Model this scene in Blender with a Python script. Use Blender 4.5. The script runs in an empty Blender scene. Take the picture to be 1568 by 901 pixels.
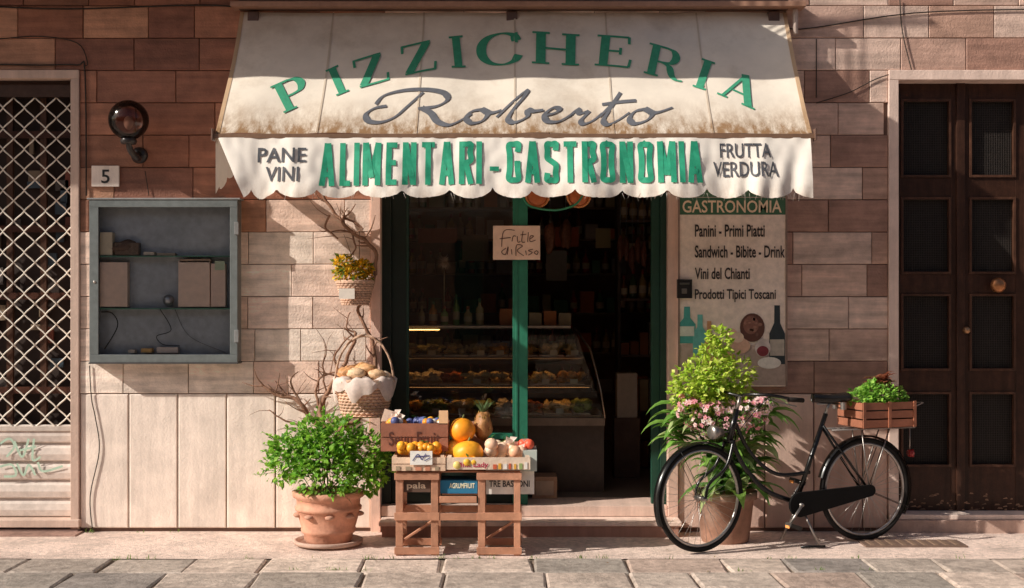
import bpy,bmesh,math,random
from mathutils import Vector,Matrix,noise
R=random.Random(11)
U=R.uniform
CH=1.74; CD=10.0; FP=2100.0
def P(u,v,y=0.0):
    d=CD+y
    return Vector(((u-784)*d/FP,y,CH-(v-450.5)*d/FP))
def jit(c,a=.1):
    k=1+U(-a,a); return (c[0]*k,c[1]*k,c[2]*k)
def cr(pts,k=6,closed=False):
    pts=[Vector(p) for p in pts]; n=len(pts); out=[]
    rng=n if closed else n-1
    for i in range(rng):
        if closed: a,b,c,d=pts[(i-1)%n],pts[i],pts[(i+1)%n],pts[(i+2)%n]
        else: a,b,c,d=pts[max(i-1,0)],pts[i],pts[i+1],pts[min(i+2,n-1)]
        for j in range(k):
            t=j/k
            out.append(.5*((2*b)+(c-a)*t+(2*a-5*b+4*c-d)*t*t+(3*b-a-3*c+d)*t*t*t))
    if not closed: out.append(pts[-1])
    return out
# ---------------------------------------------------------------- materials
def mk(name,rough=.6,metal=0,nscale=12,nvar=.15,bump=.1,bscale=60,spec=.4,transl=0,streak=None,emit=0,usealpha=False,dirt=0,coat=0,dirtcol=None,srange=(.8,1.16),dscale=2.3):
    m=bpy.data.materials.new(name); m.use_nodes=True
    nt=m.node_tree; N=nt.nodes; L=nt.links; N.clear()
    out=N.new('ShaderNodeOutputMaterial'); b=N.new('ShaderNodeBsdfPrincipled')
    b.inputs['Roughness'].default_value=rough; b.inputs['Metallic'].default_value=metal
    b.inputs['Specular IOR Level'].default_value=spec
    b.inputs['Coat Weight'].default_value=coat
    at=N.new('ShaderNodeAttribute'); at.attribute_name='Col'
    tc=N.new('ShaderNodeTexCoord')
    vec=tc.outputs['Object']
    if usealpha:
        ad=N.new('ShaderNodeVectorMath'); ad.operation='ADD'
        ml=N.new('ShaderNodeMath'); ml.operation='MULTIPLY'; ml.inputs[1].default_value=37
        L.new(at.outputs['Alpha'],ml.inputs[0]); L.new(vec,ad.inputs[0]); L.new(ml.outputs[0],ad.inputs[1]); vec=ad.outputs[0]
    def noi(scale,st=None,detail=6,rg=.6,v=None):
        n=N.new('ShaderNodeTexNoise'); n.inputs['Scale'].default_value=scale; n.inputs['Detail'].default_value=detail; n.inputs['Roughness'].default_value=rg
        src=v or vec
        if st:
            mp=N.new('ShaderNodeMapping'); mp.inputs['Scale'].default_value=st; L.new(src,mp.inputs[0]); src=mp.outputs[0]
        L.new(src,n.inputs['Vector']); return n.outputs['Fac']
    def mul(col,fac,lo,hi,a=.3,bb=.7):
        mr=N.new('ShaderNodeMapRange'); mr.inputs[1].default_value=a; mr.inputs[2].default_value=bb; mr.inputs[3].default_value=lo; mr.inputs[4].default_value=hi
        L.new(fac,mr.inputs[0])
        mx=N.new('ShaderNodeVectorMath'); mx.operation='SCALE'; L.new(col,mx.inputs[0]); L.new(mr.outputs[0],mx.inputs['Scale']); return mx.outputs[0]
    c=at.outputs['Color']
    c=mul(c,noi(nscale),1-nvar,1+nvar)
    if streak: c=mul(c,noi(1.0,streak,8,.65),srange[0],srange[1])
    if dirt:
        d=noi(dscale,None,8,.7,tc.outputs['Object'])
        if dirtcol:
            mr=N.new('ShaderNodeMapRange'); mr.inputs[1].default_value=.50; mr.inputs[2].default_value=.66; mr.inputs[4].default_value=dirt; L.new(d,mr.inputs[0])
            mx=N.new('ShaderNodeMix'); mx.data_type='RGBA'; L.new(mr.outputs[0],mx.inputs['Factor']); L.new(c,mx.inputs[6]); mx.inputs[7].default_value=(*dirtcol,1); c=mx.outputs[2]
        else: c=mul(c,d,1-dirt,1.0,.35,.55)
    L.new(c,b.inputs['Base Color'])
    if bump:
        bp=N.new('ShaderNodeBump'); bp.inputs['Strength'].default_value=bump; bp.inputs['Distance'].default_value=.01
        L.new(noi(bscale),bp.inputs['Height']); L.new(bp.outputs[0],b.inputs['Normal'])
    if emit:
        L.new(at.outputs['Color'],b.inputs['Emission Color']); b.inputs['Emission Strength'].default_value=emit
    sh=b.outputs[0]
    if transl:
        tr=N.new('ShaderNodeBsdfTranslucent'); L.new(c,tr.inputs[0]); mx=N.new('ShaderNodeMixShader'); mx.inputs[0].default_value=transl
        L.new(sh,mx.inputs[1]); L.new(tr.outputs[0],mx.inputs[2]); sh=mx.outputs[0]
    L.new(sh,out.inputs[0])
    return m
M={}
M['block']=mk('travertine_block',.5,nscale=9,nvar=.2,bump=.5,bscale=70,streak=(1.3,1,16),usealpha=True,dirt=.12,srange=(.66,1.24))
M['slab']=mk('travertine_slab',.5,nscale=7,nvar=.08,bump=.3,bscale=60,streak=(14,1,1.3),usealpha=True,dirt=.14,srange=(.84,1.14))
M['stone']=mk('paving_stone',.7,nscale=14,nvar=.32,bump=.9,bscale=35,usealpha=True,dirt=.3)
M['conc']=mk('pavement_concrete',.85,nscale=26,nvar=.24,bump=.9,bscale=90,dirt=.38,dscale=1.8)
M['plaster']=mk('plaster',.9,nscale=3,nvar=.15,bump=.3,bscale=40,dirt=.2)
M['paint']=mk('aged_paint',.42,nscale=20,nvar=.14,bump=.1,bscale=80,dirt=.16)
M['wood']=mk('wood',.6,nscale=10,nvar=.18,bump=.25,bscale=60,streak=(3,3,3),dirt=.15)
M['dkwood']=mk('varnished_wood',.4,nscale=18,nvar=.25,bump=.2,bscale=60,streak=(18,18,2),dirt=.2,srange=(.6,1.4),spec=.3)
M['metal']=mk('metal',.38,.85,nscale=20,nvar=.15,bump=.05)
M['black']=mk('black_enamel',.25,0,nscale=20,nvar=.1,bump=.0,spec=.45)
M['rubber']=mk('rubber',.8,nscale=30,nvar=.15,bump=.1,spec=.2)
M['terra']=mk('terracotta',.8,nscale=9,nvar=.25,bump=.4,bscale=50,dirt=.35,dirtcol=(.62,.5,.42))
M['leaf']=mk('foliage',.42,nscale=30,nvar=.18,bump=0,transl=.45)
M['petal']=mk('petal',.6,nscale=40,nvar=.12,bump=0,transl=.35)
M['bark']=mk('bark',.85,nscale=40,nvar=.3,bump=.6,bscale=90)
M['wicker']=mk('wicker',.6,nscale=50,nvar=.25,bump=.3,bscale=120)
M['fruit']=mk('fruit_skin',.4,nscale=35,nvar=.12,bump=.15,bscale=160)
M['food']=mk('food',.45,nscale=45,nvar=.35,bump=.4,bscale=90)
M['paper']=mk('paper',.8,nscale=20,nvar=.08,bump=.05)
M['ink']=mk('print',.7,nscale=30,nvar=.14,bump=0)
M['lampglow']=mk('lamp_glow',.5,nvar=0,bump=0,emit=6)
M['fillglow']=mk('added_fill_glow',.5,nvar=0,bump=0,emit=2.2)
M['dark']=mk('interior_paint',.7,nscale=5,nvar=.2,bump=.1)
M['floor']=mk('terrazzo',.3,nscale=90,nvar=.6,bump=0)
def glassmat(name,tint=(1,1,1),ior=1.45,rough=0.0):
    m=bpy.data.materials.new(name); m.use_nodes=True; nt=m.node_tree; N=nt.nodes; L=nt.links; N.clear()
    out=N.new('ShaderNodeOutputMaterial'); t=N.new('ShaderNodeBsdfTransparent'); t.inputs[0].default_value=(*tint,1)
    g=N.new('ShaderNodeBsdfGlossy'); g.inputs['Roughness'].default_value=rough
    f=N.new('ShaderNodeFresnel'); f.inputs[0].default_value=ior; mx=N.new('ShaderNodeMixShader')
    L.new(f.outputs[0],mx.inputs[0]); L.new(t.outputs[0],mx.inputs[1]); L.new(g.outputs[0],mx.inputs[2]); L.new(mx.outputs[0],out.inputs[0])
    return m
M['glass']=glassmat('window_glass',(.92,.93,.92),1.7)
M['cglass']=glassmat('cabinet_glass',(.97,.98,.98),1.35)
M['amber']=glassmat('smoked_globe_glass',(.52,.36,.32),1.5,.12)
M['shelfglass']=glassmat('shelf_glass',(.75,.88,.8))
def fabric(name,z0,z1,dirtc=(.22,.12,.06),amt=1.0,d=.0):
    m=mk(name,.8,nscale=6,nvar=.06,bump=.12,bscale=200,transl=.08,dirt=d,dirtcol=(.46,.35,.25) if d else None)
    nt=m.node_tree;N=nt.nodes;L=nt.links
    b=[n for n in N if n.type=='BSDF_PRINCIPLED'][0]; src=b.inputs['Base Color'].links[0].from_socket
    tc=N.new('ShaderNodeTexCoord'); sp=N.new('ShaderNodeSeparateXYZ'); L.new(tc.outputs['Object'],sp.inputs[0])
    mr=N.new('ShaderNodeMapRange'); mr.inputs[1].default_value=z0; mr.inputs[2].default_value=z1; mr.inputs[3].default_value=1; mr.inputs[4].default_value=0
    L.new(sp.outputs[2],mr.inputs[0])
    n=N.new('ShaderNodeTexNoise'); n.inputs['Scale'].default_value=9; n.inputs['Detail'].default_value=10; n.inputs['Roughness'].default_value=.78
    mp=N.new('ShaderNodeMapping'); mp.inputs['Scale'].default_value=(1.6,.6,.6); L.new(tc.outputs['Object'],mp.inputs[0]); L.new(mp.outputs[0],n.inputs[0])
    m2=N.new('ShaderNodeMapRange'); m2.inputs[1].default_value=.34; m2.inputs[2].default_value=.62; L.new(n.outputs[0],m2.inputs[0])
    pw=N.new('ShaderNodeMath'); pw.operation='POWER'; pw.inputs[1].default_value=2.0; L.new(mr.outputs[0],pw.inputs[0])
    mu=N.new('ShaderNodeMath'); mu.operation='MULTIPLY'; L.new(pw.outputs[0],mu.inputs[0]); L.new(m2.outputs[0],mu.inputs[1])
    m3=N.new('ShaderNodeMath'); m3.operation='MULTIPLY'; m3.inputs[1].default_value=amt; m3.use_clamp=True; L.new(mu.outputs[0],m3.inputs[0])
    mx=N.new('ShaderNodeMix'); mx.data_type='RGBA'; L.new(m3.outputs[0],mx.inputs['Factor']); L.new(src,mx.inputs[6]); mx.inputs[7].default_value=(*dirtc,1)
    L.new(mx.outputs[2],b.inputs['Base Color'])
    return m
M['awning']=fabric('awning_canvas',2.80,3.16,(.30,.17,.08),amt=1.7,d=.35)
M['valance']=fabric('valance_canvas',2.36,2.62,(.38,.24,.15),.7)
# ---------------------------------------------------------------- mesh builder
class MB:
    def __init__(s): s.v=[];s.f=[];s.c=[];s.m=[];s.s=[];s.mats=[]
    def mi(s,name):
        if name not in s.mats: s.mats.append(name)
        return s.mats.index(name)
    def add(s,vs,fs,col,m,smooth=False,alpha=None):
        o=len(s.v); s.v.extend([tuple(v) for v in vs]); k=s.mi(m); a=U(0,1) if alpha is None else alpha
        for f in fs:
            s.f.append(tuple(i+o for i in f)); s.c.append((col[0],col[1],col[2],a)); s.m.append(k); s.s.append(smooth)
    def box(s,c,size,col,m,rot=None):
        hx,hy,hz=[q/2 for q in size]; vs=[Vector((x,y,z)) for x in(-hx,hx) for y in(-hy,hy) for z in(-hz,hz)]
        if rot is not None: vs=[rot@v for v in vs]
        c=Vector(c); vs=[v+c for v in vs]
        s.add(vs,[(0,1,3,2),(4,6,7,5),(0,4,5,1),(2,3,7,6),(0,2,6,4),(1,5,7,3)],col,m)
    def bb(s,x0,x1,y0,y1,z0,z1,col,m): s.box(((x0+x1)/2,(y0+y1)/2,(z0+z1)/2),(abs(x1-x0),abs(y1-y0),abs(z1-z0)),col,m)
    def pbox(s,u0,v0,u1,v1,y0,y1,col,m):
        a=P(u0,v0,y0); b=P(u1,v1,y0); s.bb(a.x,b.x,y0,y1,b.z,a.z,col,m)
    def quad(s,a,b,c,d,col,m): s.add([a,b,c,d],[(0,1,2,3)],col,m)
    def tube(s,path,r,col,m,n=8,closed=False):
        pts=[Vector(p) for p in path]; k=len(pts)
        if not hasattr(r,'__len__'): r=[r]*k
        elif len(r)!=k: r=[r[0]+(r[-1]-r[0])*i/(k-1) for i in range(k)]
        vs=[];nrm=None
        for i,p in enumerate(pts):
            if closed: t=pts[(i+1)%k]-pts[i-1]
            else: t=pts[min(i+1,k-1)]-pts[max(i-1,0)]
            if t.length<1e-9: t=Vector((0,0,1))
            t.normalize()
            if nrm is None: nrm=t.orthogonal().normalized()
            nrm=(nrm-t*nrm.dot(t))
            if nrm.length<1e-6: nrm=t.orthogonal()
            nrm.normalize(); bn=t.cross(nrm)
            for j in range(n):
                a=2*math.pi*j/n; vs.append(p+(nrm*math.cos(a)+bn*math.sin(a))*r[i])
        fs=[]
        for i in range(k if closed else k-1):
            i2=(i+1)%k
            for j in range(n): fs.append((i*n+j,i*n+(j+1)%n,i2*n+(j+1)%n,i2*n+j))
        if not closed: fs.append(tuple(range(n-1,-1,-1))); fs.append(tuple((k-1)*n+j for j in range(n)))
        s.add(vs,fs,col,m,True)
    def lathe(s,prof,c,col,m,n=28,axis=None,wob=0):
        c=Vector(c); vs=[];fs=[]
        q=Vector((0,0,1)).rotation_difference(Vector(axis)) if axis is not None else None
        for r,z in prof:
            for j in range(n):
                a=2*math.pi*j/n; rr=r*(1+wob*math.sin(a*5+z*30)); v=Vector((rr*math.cos(a),rr*math.sin(a),z))
                if q: v=q@v
                vs.append(v+c)
        for i in range(len(prof)-1):
            for j in range(n): fs.append((i*n+j,i*n+(j+1)%n,(i+1)*n+(j+1)%n,(i+1)*n+j))
        s.add(vs,fs,col,m,True)
    def ball(s,c,r,col,m,nu=14,nv=9,nz=0,seed=0):
        if not hasattr(r,'__len__'): r=(r,r,r)
        c=Vector(c); vs=[];fs=[]; sd=U(0,50)
        for i in range(nv+1):
            th=math.pi*i/nv
            for j in range(nu):
                ph=2*math.pi*j/nu; d=Vector((math.sin(th)*math.cos(ph),math.sin(th)*math.sin(ph),math.cos(th)))
                k=1+(nz*noise.noise(d*1.7+Vector((sd,0,0))) if nz else 0)
                vs.append(c+Vector((d.x*r[0],d.y*r[1],d.z*r[2]))*k)
        for i in range(nv):
            for j in range(nu): fs.append((i*nu+j,(i+1)*nu+j,(i+1)*nu+(j+1)%nu,i*nu+(j+1)%nu))
        s.add(vs,fs,col,m,True)
    def leaf(s,p,d,nrm,Ln,Wd,col,m='leaf'):
        d=d.normalized(); sd=d.cross(nrm)
        if sd.length<1e-4: sd=d.orthogonal()
        sd.normalize(); up=sd.cross(d)
        a=p; b=p+d*Ln*.45+sd*Wd*.5+up*Wd*.12; c=p+d*Ln-up*Ln*.12; e=p+d*Ln*.45-sd*Wd*.5+up*Wd*.12; mm=p+d*Ln*.5
        s.add([a,b,c,e,mm],[(0,1,4),(1,2,4),(2,3,4),(3,0,4)],col,m)
    def blade(s,base,d,Ln,Wd,droop,col,m='leaf',n=6):
        p=Vector(base); d=Vector(d).normalized(); vs=[]
        for i in range(n+1):
            t=i/n; w=Wd*math.sin(math.pi*min(1,(t*.93+.07)))**.7*(1 if t<.6 else (1-(t-.6)/.4*.75))
            sd=d.cross(Vector((0,0,1)))
            if sd.length<1e-3: sd=Vector((1,0,0))
            sd.normalize(); up=sd.cross(d)
            vs+= [p+sd*w*.5+up*w*.18,p,p-sd*w*.5+up*w*.18]
            p=p+d*Ln/n; d=(d+Vector((0,0,-droop/n*(.4+1.4*t)))).normalized()
        fs=[]
        for i in range(n):
            for j in (0,1): fs.append((i*3+j,i*3+j+1,i*3+j+4,i*3+j+3))
        s.add(vs,fs,col,m,True)
    def obj(s,name,parent=None,bevel=0):
        me=bpy.data.meshes.new(name); me.from_pydata(s.v,[],s.f)
        for q in s.mats: me.materials.append(M[q])
        me.polygons.foreach_set('material_index',s.m); me.polygons.foreach_set('use_smooth',s.s)
        ca=me.color_attributes.new('Col','FLOAT_COLOR','CORNER'); buf=[]
        for p in me.polygons: buf.extend(list(s.c[p.index])*p.loop_total)
        ca.data.foreach_set('color',buf); me.update()
        o=bpy.data.objects.new(name,me); bpy.context.scene.collection.objects.link(o)
        if parent: o.parent=parent
        if bevel:
            b=o.modifiers.new('b','BEVEL'); b.width=bevel; b.segments=2; b.limit_method='ANGLE'; b.angle_limit=math.radians(50); b.use_clamp_overlap=True
        return o
def empty(name,loc=(0,0,0)):
    e=bpy.data.objects.new(name,None); bpy.context.scene.collection.objects.link(e); return e
def foliage(mb,blobs,n,L,cols,m='leaf',wr=.6,up=.8,core=.45):
    ws=[b[1][0]*b[1][1]*b[1][2] for b in blobs]; ws=[w**.67 for w in ws]
    for _ in range(n):
        c,r=R.choices(blobs,ws)[0]
        d=Vector((R.gauss(0,1),R.gauss(0,1),R.gauss(0,1))).normalized()
        k=core+(1.1-core)*math.sqrt(U(0,1)); p=Vector(c)+Vector((d.x*r[0],d.y*r[1],d.z*r[2]))*k
        dr=(d+Vector((U(-1,1),U(-1,1),U(-.8,.8)))*.8).normalized(); nn=(d*.4+Vector((U(-.5,.5)-.35,U(-.5,.5)-.25,up))).normalized()
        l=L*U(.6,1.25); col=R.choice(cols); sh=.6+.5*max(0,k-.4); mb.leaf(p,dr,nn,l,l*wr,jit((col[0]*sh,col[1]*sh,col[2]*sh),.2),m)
def weave(mb,c,r0,r1,h,rows,col,n=22,sy=1.0):
    c=Vector(c)
    for i in range(rows+1):
        t=i/rows; rr=r0+(r1-r0)*t; z=h*t; pts=[]
        for j in range(n*4):
            a=2*math.pi*j/(n*4); q=rr+.006*math.cos(a*n+math.pi*i); pts.append(c+Vector((q*math.cos(a),q*math.sin(a)*sy,z)))
        mb.tube(pts,h/rows*.62,jit(col,.2),'wicker',n=5,closed=True)
    for j in range(n):
        a=2*math.pi*(j+.0)/n
        mb.tube([c+Vector((r0*math.cos(a),r0*math.sin(a)*sy,0)),c+Vector((r1*math.cos(a),r1*math.sin(a)*sy,h))],.004,col,'wicker',n=4)
    mb.lathe([(0,0),(r0*.98,0)],c,col,'wicker',n=20)
    for q in (0,.01): mb.tube([c+Vector(((r1+.004)*math.cos(a),(r1+.004)*math.sin(a)*sy,h+q)) for a in [2*math.pi*j/24 for j in range(24)]],.009,jit(col,.1),'wicker',n=6,closed=True)
# ---------- lettering
def text_polys(body,bold=0,nx=0,nz=0):
    cu=bpy.data.curves.new('t','FONT'); cu.body=body; cu.resolution_u=3; cu.offset=bold
    o=bpy.data.objects.new('t',cu); bpy.context.scene.collection.objects.link(o)
    bpy.context.view_layer.update(); dg=bpy.context.evaluated_depsgraph_get(); me=bpy.data.meshes.new_from_object(o.evaluated_get(dg))
    bpy.data.objects.remove(o)
    bm=bmesh.new(); bm.from_mesh(me); xs=[v.co.x for v in bm.verts]; ys=[v.co.y for v in bm.verts]
    x0,x1,y0,y1=min(xs),max(xs),min(ys),max(ys)
    for v in bm.verts: v.co=Vector(((v.co.x-x0)/(x1-x0),(v.co.y-y0)/(y1-y0),0))
    for i in range(1,nx): bmesh.ops.bisect_plane(bm,geom=bm.verts[:]+bm.edges[:]+bm.faces[:],plane_co=(i/nx+.00013,0,0),plane_no=(1,0,0))
    for i in range(1,nz): bmesh.ops.bisect_plane(bm,geom=bm.verts[:]+bm.edges[:]+bm.faces[:],plane_co=(0,i/nz+.00013,0),plane_no=(0,1,0))
    bm.verts.index_update(); vs=[(v.co.x,v.co.y) for v in bm.verts]; fs=[tuple(v.index for v in f.verts) for f in bm.faces]; bm.free()
    return vs,fs
def put_text(mb,body,rect,fn,col,m='ink',bold=0,nx=0,nz=0,slope=0):
    u0,v0,u1,v1=rect; vs,fs=text_polys(body,bold,nx,nz)
    mb.add([fn(u0+(u1-u0)*a,v1+(v0-v1)*b+slope*a) for a,b in vs],fs,col,m)
class Ctr: k=0
def stroke(mb,pts,w,fn,col,m='ink',sm=True):
    pts=[Vector((p[0],p[1],0)) for p in pts]
    if sm and len(pts)>2: pts=cr(pts,7)
    else:
        o=[]
        for a,b in zip(pts,pts[1:]):
            for j in range(5): o.append(a.lerp(b,j/5))
        o.append(pts[-1]); pts=o
    n=len(pts); vs=[]; Ctr.k=(Ctr.k+1)%9
    for i,p in enumerate(pts):
        t=(pts[min(i+1,n-1)]-pts[max(i-1,0)])
        if t.length<1e-9: t=Vector((1,0,0))
        t.normalize(); nn=Vector((-t.y,t.x,0))
        if isinstance(w,tuple): ww=w[1]+(w[2]-w[1])*abs(math.sin(math.atan2(-t.y,t.x)-w[3]))**1.6
        elif isinstance(w,list): ww=w[0]+(w[1]-w[0])*i/(n-1)
        else: ww=w
        a=p+nn*ww/2; b=p-nn*ww/2; vs.append(fn(a.x,a.y,Ctr.k*.0003)); vs.append(fn(b.x,b.y,Ctr.k*.0003))
    mb.add(vs,[(2*i,2*i+1,2*i+3,2*i+2) for i in range(n-1)],col,m)
def sans(mb,text,rect,fn,col,w=8.5,slope=0):
    """painted condensed capitals: strokes on the cloth"""
    u0,v0,u1,v1=rect; wd={'I':.12,'M':1.2,'L':.72,'E':.74,'T':.86,'-':.7}; gap=.36
    tot=sum(wd.get(c,.92) for c in text)+gap*(len(text)-1); k=(u1-u0)/tot; x=u0; H=v1-v0
    for c in text:
        W=wd.get(c,.92)*k; sl=slope*(x-u0)/(u1-u0); h=w/2; a=h/W if W>w else .5; b=h/H
        G={'I':[([(.5,0),(.5,1)],0)],'L':[([(a,0),(a,1)],0),([(0,b),(1,b)],0)],'E':[([(a,0),(a,1)],0),([(a,b),(1,b)],0),([(a,.52),(.9,.52)],0),([(a,1-b),(1,1-b)],0)],
           'M':[([(a*.9,0),(a*.9,1)],0),([(1-a*.9,0),(1-a*.9,1)],0),([(a,1),(.5,.18)],0),([(1-a,1),(.5,.18)],0)],
           'N':[([(a,0),(a,1)],0),([(1-a,0),(1-a,1)],0),([(a,.98),(1-a,.02)],0)],
           'T':[([(.5,0),(.5,1)],0),([(0,1-b),(1,1-b)],0)],'A':[([(a*.7,0),(.47,1)],0),([(1-a*.7,0),(.53,1)],0),([(.25,.27),(.75,.27)],0)],
           'R':[([(a,0),(a,1)],0),([(a,1-b),(.5,1-b),(.86,.93),(1-a,.75),(.86,.57),(.5,.50),(a,.50)],1),([(.5,.5),(1-a*.6,0)],0)],
           'G':[([(1-a,.74),(.85,.93),(.5,1-b),(.15,.9),(a,.66),(a,.34),(.15,.1),(.5,b),(.85,.1),(1-a,.3),(1-a,.46)],1),([(.55,.46),(1,.46)],0)],
           'O':[([(.5,1-b),(.15,.9),(a,.66),(a,.34),(.15,.1),(.5,b),(.85,.1),(1-a,.34),(1-a,.66),(.85,.9),(.5,1-b),(.3,.98)],1)],
           'S':[([(1-a,.78),(.82,.94),(.5,1-b),(.18,.93),(a,.77),(.2,.6),(.5,.52),(.82,.42),(1-a,.24),(.82,.07),(.5,b),(.16,.08),(a,.24)],1)]}[c]
        for pts,sm in G: stroke(mb,[(x+p*W,v1-q*H+sl) for p,q in pts],w,fn,col,sm=bool(sm))
        x+=W+gap*k
# ================================================================ SETTING
SD=(2.5,1.0,-1.72)   # sunlight travel direction
g=MB(); g.quad((-60,-60,-.004),(60,-60,-.004),(60,60,-.004),(-60,60,-.004),(.30,.23,.18),'conc'); g.obj('ground')
pv=MB()
xs=[-12+i*.25 for i in range(97)]; ys=[-1.02-.0,-.8,-.6,-.4,-.2,.3]
vs=[(x,y+(.02*noise.noise(Vector((x*4,0,0))) if y<-1 else 0),.006+.006*noise.noise(Vector((x*1.3,y*2,0)))) for y in ys for x in xs]; n=len(xs)
pv.add(vs,[(j*n+i,j*n+i+1,(j+1)*n+i+1,(j+1)*n+i) for j in range(len(ys)-1) for i in range(n-1)],(.84,.65,.56),'conc',True)
pv.obj('pavement')
st=MB(); y=-1.04; row=0
while y>-12.5:
    h=U(.36,.46); x=-9+U(0,.4)
    while x<9:
        w=U(.36,.66); gp=.008; z=.010+U(-.004,.008); j=lambda:U(-.014,.014)
        q=[(x+gp+j(),y-h+gp,z),(x+w-gp+j(),y-h+gp+j()*.5,z+U(-.004,.004)),(x+w-gp+j(),y-gp,z),(x+gp+j(),y-gp+j()*.5,z)]
        ins=.014; cx=x+w/2; cy=y-h/2
        top=[(a+(ins if a<cx else -ins),b+(ins if b<cy else -ins),zz+.002) for a,b,zz in q]; low=[(a,b,-.01) for a,b,zz in q]
        mid=[(a,b,zz-.006) for a,b,zz in q]
        c=R.choice([(.42,.35,.30),(.56,.45,.38),(.36,.31,.27),(.64,.51,.43),(.48,.36,.30),(.30,.26,.235),(.50,.41,.35)])
        st.add(top+mid+low,[(0,1,2,3)]+[(4+i,4+(i+1)%4,(i+1)%4,i) for i in range(4)]+[(8+i,8+(i+1)%4,4+(i+1)%4,4+i) for i in range(4)],jit(c,.12),'stone')
        x+=w
    y-=h
st.obj('stone_paved_road')
gr=MB()
for _ in range(54):
    p=Vector((U(-4,4),-1.03-R.choice([0,0,.41])+U(-.02,.02),.0))
    if U(0,1)<.2: p=Vector((U(-4,4),-.03,0))
    for k in range(R.randint(4,12)): gr.blade(p+Vector((U(-.04,.04),U(-.01,.01),0)),(U(-.6,.6),U(-.5,.5),1),U(.015,.05),.005,.6,jit((.2,.32,.06),.3),n=3)
gr.obj('grass')
lt=MB()
for _ in range(200):
    p=Vector((U(-4,4),U(-1.6,-.05),.018)); s_=U(.004,.013)
    lt.leaf(p,Vector((U(-1,1),U(-1,1),0)),Vector((U(-.3,.3),U(-.3,.3),1)),s_*2,s_,jit(R.choice([(.25,.15,.08),(.4,.3,.2),(.15,.12,.1),(.3,.25,.1)]),.3))
lt.obj('fallen_leaves')
hc=MB()
hc.bb(2.42,3.12,-.62,-.38,.0,.018,(.2,.13,.1),'paint')
for i in range(9): hc.bb(2.46+i*.073,2.49+i*.073,-.60,-.40,.0,.023,(.26,.17,.12),'paint')
hc.obj('manhole_cover',bevel=.002)
# ---- building
B=empty('shop_building')
ZB=1.014; CHT=.2357
XL0,XL1=-5.3,-3.152
XS0,XS1=-1.029,1.21
XR0,XR1=2.743,5.0
ZT=ZB+10*CHT; ZS=ZB+7*CHT
wb=MB()
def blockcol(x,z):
    if x<-1.9 and z>2.1 or (x<-.9 and z>2.46): c=R.choice([(.36,.145,.085),(.46,.20,.12),(.27,.11,.07),(.54,.27,.165),(.38,.16,.10),(.32,.14,.085)])  # upper-left blocks: redder stone, darkened further to deepen the balcony's shade
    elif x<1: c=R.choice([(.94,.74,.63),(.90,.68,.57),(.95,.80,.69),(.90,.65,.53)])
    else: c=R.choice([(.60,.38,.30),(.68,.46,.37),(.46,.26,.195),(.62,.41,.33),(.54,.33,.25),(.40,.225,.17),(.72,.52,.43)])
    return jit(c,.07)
def blk(x0,x1,z0,z1,col,m='block',y=0.0,e=.004,g=.0024):
    y=y+U(-.0025,.0025); x0+=g;x1-=g;z0+=g;z1-=g
    vs=[(x0+e,y,z0+e),(x1-e,y,z0+e),(x1-e,y,z1-e),(x0+e,y,z1-e),(x0,y+e,z0),(x1,y+e,z0),(x1,y+e,z1),(x0,y+e,z1),(x0,y+.03,z0),(x1,y+.03,z0),(x1,y+.03,z1),(x0,y+.03,z1)]
    wb.add(vs,[(0,1,2,3)]+[(4+i,4+(i+1)%4,(i+1)%4,i) for i in range(4)]+[(8+i,8+(i+1)%4,4+(i+1)%4,4+i) for i in range(4)],col,m)
def intervals(z):
    ops=[]
    if z<ZT: ops+=[(XL0,XL1),(XR0,XR1)]
    if z<ZS: ops+=[(XS0,XS1)]
    ops.sort(); cur=-9; out=[]
    for a,b in ops: out.append((cur,a)); cur=b
    out.append((cur,9)); return out
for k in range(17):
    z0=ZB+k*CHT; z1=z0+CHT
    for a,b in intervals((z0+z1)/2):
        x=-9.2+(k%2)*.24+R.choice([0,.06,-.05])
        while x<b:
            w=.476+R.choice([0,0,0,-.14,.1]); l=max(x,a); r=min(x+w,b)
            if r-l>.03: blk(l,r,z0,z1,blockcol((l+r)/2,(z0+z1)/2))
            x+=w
for a,b in intervals(.5):
    off=(P(197,0).x-(-9))%.357; x=-9+off-.357
    while x<b:
        l=max(x,a); r=min(x+.357,b)
        if r-l>.02:
            c=(.95,.81,.71) if l<1 else R.choice([(.66,.44,.36),(.72,.50,.41)])
            blk(l,r,.03,ZB,jit(c,.03),'slab',e=.008,g=.004)
        x+=.357
wb.obj('stone_cladding',B)
bk=MB(); mort=(.18,.11,.085)
for z0,z1,iv in ((-.05,ZS,intervals(.5)),(ZS,ZT,intervals(ZS+.1)),(ZT,5.02,[(-9,9)])):
    for a,b in iv: bk.bb(a,b,.02,.40,z0,z1,mort,'plaster')
bk.bb(-9,9,.03,.40,5.02,9.0,(.55,.38,.27),'plaster')
for x in (-6,-3.2,-.4,2.4,5.2):
    bk.bb(x-.5,x+.5,-.005,.03,5.3,7.2,(.10,.07,.05),'dkwood')
    for sg in(-1,1):
        bk.bb(x+sg*.77-.24,x+sg*.77+.24,-.03,.03,5.28,7.22,(.07,.16,.1),'paint')
bk.obj('masonry',B)
bl=MB()
BY=1.02; BZ=2.49-SD[2]*BY; BX=3.22-SD[0]*BY
bl.bb(-8.5,BX,-BY,.02,BZ,BZ+.16,(.22,.14,.10),'plaster'); bl.bb(-8.52,BX+.02,-BY-.02,.02,BZ+.16,BZ+.2,(.5,.42,.36),'slab')
for i in range(80):
    x=-8.4+i*.108
    if x<BX-.03: bl.tube([(x,-BY+.05,BZ+.2),(x,-BY+.05,BZ+1.15)],.008,(.03,.03,.03),'black',n=5)
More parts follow.
